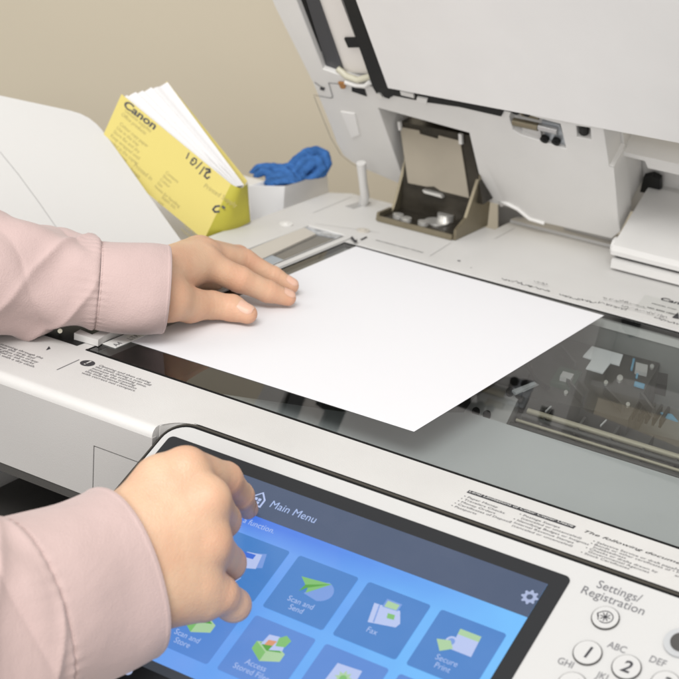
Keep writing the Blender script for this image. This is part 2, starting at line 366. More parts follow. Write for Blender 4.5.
# handwritten notes along the rear edge of the glass
def scribble(px, py, n, size):
    bm = bmesh.new(); x, y = dk2(px, py); a = 0
    for k in range(n):
        h = size*random.uniform(.5, 1.1); pts = []
        for t in range(5):
            a += random.uniform(.6, 1.6); pts.append((x+t*.2*size+random.uniform(-.15, .25)*size+h*.0, y+h*(.5+.5*math.sin(a*1.9+k))))
        ribbon(bm, DECK, pts, .00042, .0017); x += size*random.uniform(.75, 1.0)
    return flat('handwritten_note', bm, INK, cop)
scribble(500, 281, 6, .0052); scribble(527, 288, 5, .0045); scribble(533, 283.5, 3, .004); scribble(558, 297, 5, .0042); scribble(577, 301, 4, .0042)
scribble(597, 305, 5, .005); scribble(602, 300, 3, .0045); scribble(620, 308, 8, .0052); scribble(618, 303, 5, .005); scribble(652, 320, 6, .005)
rl = plate('rating_label', DECK, [dk2(636, 307), dk2(645, 295), dk2(700, 309), dk2(700, 323)], .0003, .0001, mat('grey_label', (.52, .52, .50), .4), cop, 0)
bm = bmesh.new(); text_bm(bm, DECK, dk2(659, 300), 'Canon', .0098, .0006, bold=.02); text_bm(bm, DECK, dk2(651, 304.2), 'MODEL F160', .0032, .0006, sx=1.1)
text_bm(bm, DECK, dk2(646.5, 308.2), 'NO. 8350 1200W 60Hz', .0034, .0006, bold=.02); poly(bm, DECK, [dk2(672, 318), dk2(679, 319.5), dk2(678, 313)], .0006)
flat('lettering', bm, INK, rl)
bm = bmesh.new(); poly(bm, DECK, circ(*dk2(459, 261), .0014), .0003); poly(bm, DECK, circ(*dk2(471, 268), .0007), .0003); flat('deck_mark', bm, INK2, cop)
for px, py in ((286, 224.5), (363, 231)):
    bm = bmesh.new(); slab(bm, DECK, circ(*dk2(px, py), .0055), .0011, .0001); slab(bm, DECK, circ(*dk2(px, py), .0024, 14), .0018, .0011)
    obj('screw_cap', bm, BEIGE if px > 300 else W_LID, cop, True, None, .0003)
# --- rear ridges of the deck on the right
plate('rear_ridge', DECK, rect(.0722, .150, .56, .1718), .0025, -.001, W_DECK, cop, .0015)
plate('rear_ridge', DECK, rect(.118, .160, .56, .1716), .0055, .0026, W_DECK, cop, .002, seg=3)
# --- front cover, service door, exit bay below
DX, DZ = .0645, -.0245
plate('front_cover', FRONT, [(XL, -.0062), (XL, -.060), (DX-.0004, -.060), (DX-.0004, DZ), (.1082, DZ), (.1082, -.0062)], .0, -.004, G_FRONT, cop, .0004)
plate('service_door', FRONT, [(DX+.0004, -.060), (DX+.0004, DZ-.0008), (.40, DZ-.0008), (.40, -.060)], .0, -.004, G_FRONT, cop, .0004)
plate('cover_lip', FRONT, rect(XL, -.0665, .40, -.0602), -.001, -.03, DGREY, cop, .001)
bm = bmesh.new()
box(bm, (XL, -.378, -.98), (.56, .12, -.16)); box(bm, (XL, -.10, -.16), (.56, .12, -.0665)); box(bm, (.40, -.378, -.16), (.56, -.10, -.0665))
box(bm, (XL, -.3775, -.0662), (.56, .12, -.0625))
obj('lower_cabinet', bm, BLACK, cop, True, None, .002)
plate('exit_tray', DECK, rect(XL, -.36, .39, -.101), -.132, -.159, DGREY, cop, .004)
bm = bmesh.new(); box(bm, (XL+.001, -.3765, -.0622), (XL+.005, .12, -.0124)); box(bm, (XL+.005, .115, -.0622), (.56, .12, -.0124)); box(bm, (XL+.005, -.3795, -.0622), (.112, -.372, -.0124)); box(bm, (.56, -.36, -.98), (.565, .17, -.0005))
obj('scanner_housing', bm, G_MID, cop)
# --- inside of the scanner, seen through the glass
bm = bmesh.new(); box(bm, (-.01, -.33, -.0622), (.50, .01, -.058)); bed = obj('scanner_bed', bm, INNER, cop)
for lo, hi in (((-.012, -.33, -.058), (-.008, .01, -.0125)), ((-.008, .0, -.058), (.50, .004, -.0125)), ((-.008, -.331, -.058), (.50, -.327, -.0125))):
    boxo('bed_wall', lo, hi, INNER, bed, 0)
plate('bed_plate', DECK, [(.082, -.326), (.075, -.27), (.15, -.24), (dk2(462, 412)[0]-.02, dk(462, 416, -.03)[1]-.004), (.50, dk(462, 416, -.03)[1]-.004), (.50, -.326)], -.024, -.0255, mat('galvanised_plate', (.40, .415, .42), .45, var=.05), bed, .0008)
ZI = -.026
def inn(name, pts, z, th, m, parent, bev=.0006):
    P = Plane((0, 0, 0), (1, 0, 0), (0, 1, 0), (0, 0, 1))
    return plate(name, P, [tuple(dk(a, b, z)[:2]) for a, b in pts], z, z-th, m, parent, bev)
lens = inn('lens_unit', [(546, 334), (660, 363), (628, 420), (585, 408), (520, 396)], ZI, .03, INNER2, cop, .001)
inn('label', [(592, 346), (623, 354.5), (619.5, 365), (611, 362.5), (603, 373), (586, 368), (592, 359), (583, 356)], ZI+.0012, .001, INNERL, lens, .0002)
for a, b in ((633, 358), (638, 366)): inn('blue_mirror', [(a, b), (a+2.2, b+.6), (a-.5, b+12), (a-2.5, b+11)], ZI+.0015, .001, LBLUE, lens, .0001)
inn('blue_mirror', [(635, 381), (645, 384), (644, 388), (634, 385)], ZI+.0015, .001, LBLUE, lens, .0001)
inn('lens_frame', [(636, 362), (648, 365), (647, 373), (635, 370)], ZI+.0035, .003, G_MID, lens)
inn('screw', circ(620, 377.5, 3), ZI+.002, .002, CHROME, lens, .0003)
inn('clip', [(658, 372), (668, 374), (667, 386), (656, 383)], ZI+.004, .008, BLACK, lens)
tray = inn('mirror_carriage', [(512, 398), (700, 446), (700, 486), (520, 436)], -.038, .018, DGREY, cop, .001)
for k in range(6):
    a = 516+k*34; b = 399+k*8.7
    inn('divider', [(a, b), (a+2.5, b+.7), (a-9, b+18), (a-11.5, b+17.3)], -.030, .008, INNER2, tray, .0003)
for k in range(3): inn('wire_clip', [(600-55*k, 425-14*k), (606-55*k, 419-14*k), (607-55*k, 420-14*k), (601-55*k, 426-14*k)], -.029, .001, G_MID, tray, .0001)
inn('blue_mirror', [(660, 412), (672, 414), (678, 421), (664, 416.5)], -.0295, .001, LBLUE, tray, .0001)
# small fittings of the lens unit and the carriage
for a, b, c, d in ((560, 345, 574, 362), (640, 392, 652, 408), (566, 378, 582, 396), (604, 386, 622, 404)):
    inn('rib', [(a, b), (a+3, b+.8), (c+3, d+.8), (c, d)], ZI+.006, .006, DGREY, lens, .0004)
for a, b in ((556, 340), (652, 366), (606, 382), (566, 392), (628, 404)):
    inn('screw', circ(a, b, 2.1, 12), ZI+.0015, .0014, CHROME, lens, .0002)
inn('circuit_board', [(560, 366), (582, 372), (572, 388), (550, 382)], ZI+.003, .003, mat('dark_board', (.03, .05, .035), .4), lens, .0003)
inn('connector', [(563, 371), (574, 374), (571, 379), (560, 376)], ZI+.0065, .0034, G_MID, lens, .0004)
bm = bmesh.new(); tube(bm, [dk(548, 388, -.02), dk(536, 380, -.022), dk(528, 366, -.03), dk(532, 348, -.04), dk(548, 338, -.045)], .0016, 8); obj('cable', bm, BLACK, lens)
for k in range(5): inn('vent_rib', [(640+k*7, 398+k*2), (642.5+k*7, 398.7+k*2), (634+k*7, 412+k*2), (631.5+k*7, 411.3+k*2)], -.027, .006, BLACK, tray, .0002)
rail = None
for k, (oy, r, m) in enumerate(((0, .0022, RAILM), (4.5, .0018, DGREY), (9, .0012, RAILM), (13.5, .0022, INNER2), (18, .0014, mat('pale_rail', (.32, .34, .335), .45)))):
    bm = bmesh.new(); p0 = dk(528-oy*1.3, 411+oy, -.03); tube(bm, [p0, (.50, p0[1], -.03)], r, 12); obj('guide_rail', bm, m, cop)
blk = inn('carriage_end', [(497, 384), (522, 390), (512, 412), (506, 424), (464, 412), (474, 398)], -.026, .02, G_MID, cop, .001)
for a, b in ((476, 411), (487, 414), (510, 391), (519, 393)): inn('bearing', circ(a, b, 4, 16), -.0245, .0015, BLACK, blk, .0002)
inn('white_tab', [(512, 390), (538, 380), (540, 382), (516, 393)], -.023, .002, INNERL, blk, .0003)
# --- left rear support pin that holds the lid
bm = bmesh.new(); x0 = -.0396
pts = [dk(362, 208, -.004), hit(365, 196, (x0, 0, 0), (1, 0, 0)), hit(363, 182, (x0, 0, 0), (1, 0, 0)), hit(361, 163, (x0, 0, 0), (1, 0, 0))]
tube(bm, pts, [.0042, .0040, .0036, .0042], 10); obj('lid_support_pin', bm, W_DECK, cop)
plate('pin_slot', DECK, [dk2(345, 206.5), dk2(353, 209), dk2(371, 203), dk2(366, 200)], .0004, -.001, G_MID, cop, 0)
# --- hinge: base plate, side flanges, painted cover, screws
hx0, hx1, hy0, hy1 = -.0105, .0605, .069, .126
hinge = boxo('hinge', (hx0, hy0, .0003), (hx1, hy1, .0032), DARK_METAL, cop, .0008)
PX1 = Plane((hx1, 0, 0), (0, 1, 0), (0, 0, 1), (1, 0, 0)); PX0 = Plane((hx0, 0, 0), (0, 1, 0), (0, 0, 1), (-1, 0, 0))
fl = [(hy0, .0003), (hy0+.001, .009), (hy0+.016, .016), (hy0+.034, .052), (hy0+.048, .066), (hy1, .066), (hy1, .0003)]
plate('side_flange', PX1, fl, .0026, .0, STEEL, hinge, .0006)
plate('side_flange', PX0, [(hy0+.022, .0003), (hy0+.028, .012), (hy0+.040, .046), (hy1, .06), (hy1, .0003)], .0026, .0, STEEL, hinge, .0006)
plate('side_flange', PX0, [(hy0, .0003), (hy0+.001, .007), (hy0+.0215, .007), (hy0+.0215, .0003)], .0026, .0, STEEL, hinge, .0004)
boxo('back_plate', (hx0+.0003, hy1-.022, .0034), (hx1-.0003, hy1-.020, .052), DARK_METAL, hinge, .0003)
boxo('front_lip', (hx0, hy0-.0022, .0003), (hx1, hy0-.0003, .005), STEEL, hinge, .0005)
bm = bmesh.new()
for a, b in ((398, 218), (406, 221.5), (423, 225)): slab(bm, DECK, circ(*dk(a, b, .0033)[:2], .0045, 16), .0068, .0033)
for e in [(437, 221, .0105, .0045), (446, 214, .0072, .009)]: slab(bm, DECK, circ(*dk(e[0], e[1], e[3])[:2], e[2], 24), e[3], .0033)
obj('screw', bm, CHROME, hinge, True, None, .0008, 2)
HC = Plane((0, .100, .03), (1, 0, 0), (0, -.10, .995), (0, -.995, -.10))
cv = [HC.px(400, 127), HC.px(419, 130.5), HC.px(420, 134), HC.px(438, 139), HC.px(438.5, 135.5), HC.px(460, 141), HC.px(469, 198), HC.px(441, 191), HC.px(434, 186.5), HC.px(426, 186.5), HC.px(408, 183)]
plate('hinge_cover', HC, cv, 0, -.0012, COVER_STEEL, hinge, .0004)
plate('spring_case', HC, [HC.px(400, 122), HC.px(470, 136), HC.px(482, 205), HC.px(408, 186)], -.0014, -.034, DARK_METAL, hinge, .001)
plate('cover_clip', HC, [HC.px(424, 189), HC.px(442, 193.5), HC.px(444, 197), HC.px(426, 192)], .003, -.001, CHROME, hinge, .0006)
plate('cover_clip', HC, [HC.px(398.5, 121), HC.px(401, 121.5), HC.px(402, 130), HC.px(399.5, 129.5)], .002, -.001, W_LID, hinge, .0003)
plate('cover_clip', HC, [HC.px(459.5, 133), HC.px(462.5, 134), HC.px(463, 144), HC.px(460, 143.3)], .002, -.001, W_LID, hinge, .0003)
# --- right hinge block on the deck
bx = dk(610, 270)[0]; by = dk(610, 270)[1]
bm = bmesh.new(); prism_x(bm, [(by, .002), (by, .0085), (by+.004, .0105), (by+.07, .0105), (by+.07, .002)], bx, .56); obj('right_hinge_base', bm, W_DECK, cop, True, None, .0012, 3)
bm = bmesh.new(); prism_x(bm, [(by+.003, .0106), (by+.003, .013), (by+.07, .013), (by+.07, .0106)], bx+.002, .559); obj('hinge_gap', bm, BLACK, cop)
bm = bmesh.new(); prism_x(bm, [(by-.001, .0131), (by-.0012, .0165), (by+.0015, .0205), (by+.056, .0535), (by+.062, .0560), (by+.105, .0570), (by+.105, .0131)], bx-.001, .56)
obj('right_hinge_cover', bm, W_DECK, cop, True, None, .005, 6, 12)
bm = bmesh.new(); tube(bm, [(bx-.0035, by+.010, .017), (bx-.0005, by+.010, .017)], .0075, 18); obj('hinge_boss', bm, W_DECK, cop, True, None, .0005)
plate('hinge_bracket', LID, [LID.px(643, 178, -.045), LID.px(652, 176, -.045), LID.px(660, 180, -.045), LID.px(660, 196, -.045), LID.px(640, 192, -.045)], -.045, -.05, BLACK, cop)

# ------------------------------------------------------------------ LID
L = lambda x, y, d=0.: LID.px(x, y, d)
xl = L(310, 88)[0]
shell = [L(276, 8), L(313.5, 84), L(331, 127), L(337, 144), L(344, 155), L(353, 162), L(363, 168), L(398, 182.5), L(404, 181), L(378, 108),
         L(469, 133), L(484, 197), L(487, 201), L(497, 203.5), L(506, 206), L(517, 209), L(525, 214), L(533, 219.5), L(545, 223), L(611, 237.5), L(620, 232), L(613, 168), L(609, 166), L(603, 126)]
top_w = .36; xr = .56
wr = L(603, 126)[1]
shell2 = [(xl, top_w)] + shell + [(xr, wr-.0005), (xr, top_w)]
shell2[1] = (xl, L(276, 8)[1])
# notches in the underside: scan slot, hinge recesses
slot = [L(297, -3), L(323, 69), L(348, 78), L(374, 88), L(386, 86), L(352, -3)]
lsl = [(a, b) for a, b in slot]
tops = [(L(297, -3)[0], .30), (L(352, -3)[0], .30)]
slot_poly = [(lsl[1][0]+(lsl[0][0]-lsl[1][0])*1.6, .30), lsl[1], lsl[2], lsl[3], lsl[4], (lsl[4][0]-.001, .30)]
h1 = [L(512, 110), L(509, 117), L(513, 130), L(521, 135), L(566, 149), L(560, 124), L(541, 119)]
h2 = [L(576, 126), L(577, 137), L(591, 140), L(590, 128)]
bm = bmesh.new(); slab(bm, LID, shell2, 0, -.024, [slot_poly, h1, h2])
lid = obj('lid', bm, W_LID, cop, True, None, .0007, 2)
bm = bmesh.new()
slab(bm, LID, [(xl+.002, top_w), (xl+.002, L(310, 86)[1]), (L(378, 100)[0], L(310, 100)[1]), (xr-.002, wr-.004), (xr-.002, top_w)], -.0241, -.075)
obj('feeder_body', bm, W_LID, lid, True, None, .004, 3)
# rear extension of the left flap and of the middle panel (they have depth)
plate('left_flap', LID, [L(318, 100), L(340, 150), L(352, 160), L(398, 181), L(402, 178), L(380, 110)], -.0242, -.040, W_LID, lid, .001)
mp = [L(472, 140), L(486, 196), L(520, 207), L(545, 219), L(610, 234), L(617, 228), L(609, 140)]
plate('hinge_panel', LID, mp, -.0242, -.052, W_LID, lid, .001)
plate('hinge_well', LID, [L(374, 100), L(472, 128), L(492, 206), L(470, 206), L(395, 150)], -.060, -.064, DARK_METAL, lid, 0)
# curved wire foot under the middle panel
bm = bmesh.new(); tube(bm, [LID.w(*L(500, 208), -.003), LID.w(*L(499, 202), -.001), LID.w(*L(508, 203), .001), LID.w(*L(518, 208), .001), LID.w(*L(530, 218), .001), LID.w(*L(545, 222.5), .001)], .0016, 8); obj('panel_rim', bm, W_LID, lid)
plate('grey_tab', LID, [L(498, 205, -.02), L(523, 213, -.02), L(523, 236, -.02), L(498, 229, -.02)], -.02, -.03, G_MID, lid)
plate('black_foot', LID, [L(595, 232, -.02), L(604, 234, -.02), L(604, 243, -.02), L(595, 241, -.02)], -.02, -.03, BLACK, lid)
# right recess of the lid
plate('recess_back', LID, [L(596, 128, -.05), (xr, L(679, 150, -.05)[1]+.02), (xr, L(679, 215, -.05)[1]), L(625, 215, -.05)], -.055, -.060, W_LID, lid, 0)
plate('recess_ledge', LID, [L(613, 153, -.02), L(645, 161, -.02), L(648, 168, -.02), (xr, L(648, 168, -.02)[1]-.0005), (xr, L(645, 160, -.02)[1]+.001), L(613, 149.5, -.02)], -.02, -.05, W_LID, lid, .0012)
# underside: reflector sheet
q0 = L(388, 88, .0075); q1 = L(356, 0, .0075); q2 = L(679, 143, .0075)
ex = lambda a, b, yy: (a[0]+(b[0]-a[0])*(yy-a[1])/(b[1]-a[1]), yy)
pr = [q0, ex(q0, q1, .335), (.47, .335), (.47, q0[1]+(q2[1]-q0[1])*(.47-q0[0])/(q2[0]-q0[0]))]
plate('reflector_sheet', LID, pr, .0075, .0022, W_PLATE, lid, .0006)
b0 = L(373, 88, .0021); b1 = L(343, 0, .0021)
bk = [b0, ex(b0, b1, .335), (ex(q0, q1, .335)[0]+.006, .335), (q0[0]+.006, q0[1]-.004), L(392, 97, .0021), L(378, 96, .0021)]
plate('black_foam_edge', LID, bk, .0021, -.010, BLACK, lid, .0008)
bs = [L(385, 88), L(385, 96), L(390, 97.5), L(393, 94), L(428, 101), L(460, 105.5), L(502, 115), L(505, 109), L(520, 113), L(520, 105), L(388, 86)]
plate('black_hinge_strip', LID, bs, .0016, -.006, BLACK, lid, .0006)
for a, b in ((381, 93), ): plate('screw', LID, circ(*L(a, b), .0028, 14), .0036, .0019, CHROME, lid, .0006)
plate('white_clip', LID, [L(402, 88), L(415, 91), L(416, 95), L(403, 92)], .0035, .0019, W_LID, lid, .0006)
plate('white_clip', LID, [L(419, 94), L(429, 96), L(428, 101), L(418, 98.5)], .0035, .0019, W_LID, lid, .0006)
# scan slot: black channel, glossy guide, white roller plate, clips
plate('slot_floor', LID, [(p[0], p[1]) for p in slot_poly], -.0120, -.016, BLACK, lid, 0)
def band(name, a0, a1, c1, c0, d, th, m, bv):
    A0, A1, C1, C0 = [L(*q, d) for q in (a0, a1, c1, c0)]
    return plate(name, LID, [A0, ex(A0, A1, .30), ex(C0, C1, .30), C0], d, d-th, m, lid, bv)
band('glossy_guide', (327, 69), (306, 0), (318.5, 0), (343.5, 71), -.004, .0078, mat('glossy_charcoal', (.045, .047, .055), .25), .001)
band('slot_rail', (320.5, 66), (299, 0), (305, 0), (326, 68), -.005, .0068, BLACK, .0015)
band('white_backing', (344.5, 72), (319.5, 0), (341, 0), (369, 74), -.0055, .0062, mat('warm_white', (.76, .73, .70), .45), .0012)
plate('black_clip', LID, [L(342, 42), L(359, 42), L(361.5, 50.5), L(346, 51)], -.0035, -.0054, BLACK, lid, .0006)
bm = bmesh.new(); tube(bm, [LID.w(*L(336, 71), -.003), LID.w(*L(346, 77), -.001), LID.w(*L(358, 80), 0), LID.w(*L(369, 78), -.002), LID.w(*L(373, 72), -.004)], .0028, 8); obj('film_edge', bm, FILM, lid)
bm = bmesh.new(); tube(bm, [LID.w(*L(346, 81), .001), LID.w(*L(356, 84), .001), LID.w(*L(366, 85), .001), LID.w(*L(371, 81), .001)], .0022, 8); obj('white_wire', bm, W_LID, lid)
plate('copper_clip', LID, [L(339, 81), L(346, 82), L(346, 87), L(342, 87)], .002, .0002, BRASS, lid, .0005)
plate('film_tab', LID, [L(368, 65), L(375, 68), L(376, 76), L(369, 74)], -.002, -.004, FILM, lid, .0005)
bm = bmesh.new(); slab(bm, LID, [L(352, 84), L(365, 89), L(367, 96), L(352, 91)], .0006, -.003); obj('dark_notch', bm, BLACK, lid)
plate('white_clip', LID, [L(347, 1), L(354, -1), L(356, 4), L(349, 7)], -.003, -.006, G_MID, lid, .0006)
# joint lines and the padlock mark on the flap
bm = bmesh.new(); ribbon(bm, LID, [L(338.5, 83.5), L(329, 82.5), L(333, 96.5), L(331, 97.8), L(314, 94.5)], .0006, .0006)
poly(bm, LID, [L(321, 86), L(325.5, 87.5), L(324, 90.5), L(320, 89)], .0006); ribbon(bm, LID, [L(315, 82), L(322, 87)], .0008, .0006)
ribbon(bm, LID, [L(314.5, 96), L(331, 127+10), L(341, 154), L(352, 163), L(363, 169.5)], .0005, .0006)
flat('joint_line', bm, INK, lid)
# pale mark pads and the two metal hinges in the recesses
plate('recess_floor', LID, [(h1[i][0], h1[i][1]) for i in range(len(h1))], -.007, -.012, W_LID, lid, 0)
plate('recess_floor', LID, [(h2[i][0], h2[i][1]) for i in range(len(h2))], -.010, -.014, W_LID, lid, 0)
plate('hinge_leaf', LID, [L(540, 124), L(558, 128), L(565, 149), L(545, 144)], -.003, -.0069, mat('blue_steel', (.46, .49, .52), .35, metal=.7), lid, .0005)
bm = bmesh.new(); tube(bm, [LID.w(*L(513, 122.5), -.001), LID.w(*L(538, 128), -.001)], .0032, 12); obj('hinge_pin', bm, STEEL, lid)
bm = bmesh.new(); tube(bm, [LID.w(*L(538.3, 128), -.0015), LID.w(*L(557, 132.5), -.0015)], .0030, 12); obj('hinge_barrel', bm, mat('steel_grey', (.5, .5, .5), .35, metal=.8), lid)
for a, b in ((544, 140), (555.5, 142.5), (515, 111.5), (526, 113.5)):
    bm = bmesh.new(); slab(bm, LID, circ(*L(a, b), .0034, 16), .0005, -.0028); slab(bm, LID, circ(*L(a, b), .0018, 10), .0014, .0005); obj('black_screw', bm, BLACK, lid, True, None, .0006)
plate('hinge_leaf', LID, [L(516, 113), L(535, 117), L(537, 123), L(520, 119)], -.003, -.0069, STEEL, lid, .0005)
plate('pale_pad', LID, [L(519, 129), L(538, 133), L(539, 141), L(521, 136)], -.004, -.0069, W_DECK, lid, .0008)
bm = bmesh.new(); tube(bm, [LID.w(*L(582, 128), -.004), LID.w(*L(582, 136), -.004)], .0038, 10); obj('dark_plug', bm, BLACK, lid)
bm = bmesh.new(); slab(bm, LID, [L(341, 111), L(355, 113), L(360, 134), L(352, 137)], .0009, .0001); obj('faint_pad', bm, W_PLATE, lid, True, None, .0003)

# ------------------------------------------------------------------ CONTROL PANEL
PR = rc
pb = rrect(u_pan+.0052, -.21, .60, -.0040, PR-.004, 8)
gs = rrect(u_pan+.0004, -.213, .603, .0022, PR-.0004, 8)
gasket = plate('panel_gasket', PAN, gs, -.0030, -.03, GASKET, cop, .0005)
plate('gasket_line', PAN, rrect(u_pan+.0020, -.212, .602, .0002, PR-.002, 8), -.0012, -.0029, mat('grey_rubber', (.055, .05, .042), .7, spec=.15), gasket, .0002)
plate('gasket_line', PAN, rrect(u_pan+.0034, -.212, .602, -.0018, PR-.003, 8), -.0004, -.0011, GASKET, gasket, .0002)
panel = plate('control_panel', PAN, pb, .0006, -.028, W_PANEL, cop, .0012, seg=3)
bz = rrect(.1172, -.175, .3762, -.0142, .0035, 6)
bez = plate('screen_bezel', PAN, bz, .0011, .0007, BEZEL, panel, .0002)
SX0, SX1, SYT, SYB = .1355, .3668, PAN.px(420, 539.5)[1], -.150
def em(name, c, s=1.0, rough=.24): return mat(name, (.01, .01, .012), rough, var=.3, vscale=40, emit=srgb(*c), es=s)
def screenbg():
    m = em('screen_background', (105, 165, 245)); nt = m.node_tree; b = nt.nodes['Principled BSDF']
    tc = nt.nodes.new('ShaderNodeTexCoord'); sp = nt.nodes.new('ShaderNodeSeparateXYZ'); nt.links.new(tc.outputs['Object'], sp.inputs[0])
    mr = nt.nodes.new('ShaderNodeMapRange'); mr.inputs[1].default_value = SX0; mr.inputs[2].default_value = SX1; nt.links.new(sp.outputs[0], mr.inputs[0])
    cr = nt.nodes.new('ShaderNodeValToRGB'); e = cr.color_ramp.elements
    e[0].color = (*srgb(130, 162, 236), 1); e[1].color = (*srgb(112, 188, 250), 1); n = e.new(.45); n.color = (*srgb(98, 160, 238), 1)
    nz = nt.nodes.new('ShaderNodeTexNoise'); nz.inputs['Scale'].default_value = 26; nt.links.new(tc.outputs['Object'], nz.inputs['Vector'])
    ad = nt.nodes.new('ShaderNodeMath'); ad.operation = 'MULTIPLY_ADD'; ad.inputs[1].default_value = .5; ad.inputs[2].default_value = -.25
    nt.links.new(nz.outputs['Fac'], ad.inputs[0]); a2 = nt.nodes.new('ShaderNodeMath'); nt.links.new(mr.outputs[0], a2.inputs[0]); nt.links.new(ad.outputs[0], a2.inputs[1])
    nt.links.new(a2.outputs[0], cr.inputs[0])
    zt = PAN.w(0, PAN.px(340, 549)[1])[2]; m2 = nt.nodes.new('ShaderNodeMapRange'); m2.inputs[1].default_value = zt-.0055; m2.inputs[2].default_value = zt; nt.links.new(sp.outputs[2], m2.inputs[0])
    m3 = nt.nodes.new('ShaderNodeMapRange'); m3.inputs[1].default_value = .36; m3.inputs[2].default_value = .15; nt.links.new(sp.outputs[0], m3.inputs[0])
    mu = nt.nodes.new('ShaderNodeMath'); mu.operation = 'MULTIPLY'; nt.links.new(m2.outputs[0], mu.inputs[0]); nt.links.new(m3.outputs[0], mu.inputs[1])
    mx = nt.nodes.new('ShaderNodeMix'); mx.data_type = 'RGBA'; nt.links.new(mu.outputs[0], mx.inputs[0]); nt.links.new(cr.outputs[0], mx.inputs[6]); mx.inputs[7].default_value = (*srgb(52, 104, 220), 1)
    nt.links.new(mx.outputs[2], b.inputs['Emission Color']); return m
S_BG = screenbg(); S_HEAD = em('screen_header', (70, 85, 112)); S_TILE = em('screen_tile', (70, 128, 198)); S_TILE2 = em('screen_tile_low', (88, 136, 210))
S_WHITE = em('screen_white', (182, 196, 236)); S_TXT = em('screen_text', (172, 192, 236)); S_GREEN = em('screen_green', (126, 188, 110)); S_GREEN2 = em('screen_dark_green', (84, 160, 62))
S_PALEG = em('screen_pale_green', (170, 205, 160)); S_OR = em('screen_orange', (214, 150, 110)); S_BLUE = em('screen_blue', (62, 110, 214)); S_SW = em('screen_swoosh', (120, 155, 220)); S_DARK = em('screen_status', (62, 66, 72)); S_BAND = em('screen_deep_blue', (70, 122, 236)); S_HTX = em('header_text', (170, 182, 215))
SM = [S_BG, S_HEAD, S_WHITE, S_TXT, S_GREEN, S_GREEN2, S_PALEG, S_OR, S_BLUE, S_SW, S_DARK, S_BAND, S_HTX]
HB = PAN.px(340, 549)[1]
bm = bmesh.new(); D0 = .0013
poly(bm, PAN, rect(SX0, SYB, SX1, SYT), D0, 0); poly(bm, PAN, rect(SX0, HB, SX1, SYT), D0+.0001, 1)
stl = PAN.px(131, 668)[1]
poly(bm, PAN, rect(SX0, SYB, SX1, PAN.px(152, 672)[1]), D0+.0001, 10)
p = PAN.px(270, 507); text_bm(bm, PAN, (p[0], p[1]-.0010), 'Main Menu', .0070, D0+.0003, mi=3, sx=.98)
p = PAN.px(236, 516); text_bm(bm, PAN, (p[0]-.0065, p[1]-.0032), 'Select a function.', .0052, D0+.0003, mi=3, sx=.95)
# house icon
h = PAN.px(259, 501)
poly(bm, PAN, [(h[0]-.0044, h[1]-.005), (h[0]+.0044, h[1]-.005), (h[0]+.0044, h[1]+.0008), (h[0], h[1]+.0056), (h[0]-.0044, h[1]+.0008)], D0+.0003, 2)
poly(bm, PAN, [(h[0]-.0034, h[1]-.004), (h[0]+.0034, h[1]-.004), (h[0]+.0034, h[1]+.0004), (h[0], h[1]+.0042), (h[0]-.0034, h[1]+.0004)], D0+.0005, 1)
for i in (-1, 1):
    for j in (-1, 1): poly(bm, PAN, rect(h[0]+i*.0012-.0009, h[1]-.0016+j*.0012-.0009, h[0]+i*.0012+.0009, h[1]-.0016+j*.0012+.0009), D0+.0007, 2)
g = PAN.px(530, 599)
gear = [(g[0]+(.0046 if k % 4 < 2 else .0034)*math.cos(2*math.pi*k/32), g[1]+(.0046 if k % 4 < 2 else .0034)*math.sin(2*math.pi*k/32)) for k in range(32)]
poly(bm, PAN, gear, D0+.0003, 12); poly(bm, PAN, circ(g[0], g[1], .0017, 14), D0+.0005, 1)
lk = PAN.px(234+0, 0)
k_ = PAN.px(131, 671); poly(bm, PAN, circ(k_[0], k_[1]-.0015, .0022, 14), D0+.0003, 12)
screen = flat('touch_screen', bm, SM, panel)
t1 = PAN.px(300, 557); TW, TH, PU, PV = .0378, .0372, .0437, .0432
tx0 = t1[0]-PU; ty0 = t1[1]
def tile(c, r, icon, txt):
    x, y = tx0+c*PU, ty0-r*PV
    bm = bmesh.new(); f = bm.faces.new([bm.verts.new(PAN.w(a, b, D0+.0003)) for a, b in rrect(x, y-TH, x+TW, y, .0016, 4)]); f.material_index = 13
    cx, cy = x+TW*.5, y-TH*.40; d = D0+.0005
    q = lambda pts, mi, dd=0.: poly(bm, PAN, [(cx+a/1000, cy+b/1000) for a, b in pts], d+dd*.0001, mi)
    icon(q)
    text_bm(bm, PAN, (cx-.001, y-TH*.76), txt, .0048, d, mi=3, align='CENTER', line=.95, sx=.95)
    o = flat('app_tile', bm, SM + [S_TILE if r == 0 else S_TILE2], panel); o['label'] = 'screen tile reading ' + txt.replace('\n', ' '); return o
def ic_copy(q):
    q([(2, -5), (11, -1), (8, 8), (-1, 5)], 9); q([(-1, -6), (8, -3), (6, 6.5), (-3, 5)], 2, 1); q([(-9, -8), (3, -6), (3, 5), (-9, 4)], 2, 2); q([(-9, 0.5), (3, 1.8), (3, 5), (-9, 4)], 8, 3)
def ic_send(q):
    q([(9*math.cos(a)+3, 7*math.sin(a)-1) for a in [math.radians(t) for t in range(-70, 80, 10)]] + [(1, 3), (-3, -6)], 9)
    q([(-10, 3), (8, 5), (-5, -1)], 4, 1); q([(8, 5), (-2, -5.5), (-3, -1)], 4, 2); q([(8, 5), (-5, -1), (-6, -6), (-3, -2.4)], 5, 3)
def ic_fax(q):
    q([(-9, 4), (6, 5), (10, -2), (9, -5), (-6, -8)], 2); q([(-4, 3.5), (-4, 9), (5, 9), (5, 4.2)], 9, 1); q([(-3, 4), (-3, 8), (4, 8), (4, 4.4)], 6, 2); q([(-6, 4), (-5.3, 4), (-2.6, -7), (-3.4, -7)], 9, 3); q([(1, 1), (5, 1.4), (6, -1.5), (2, -2)], 4, 4)
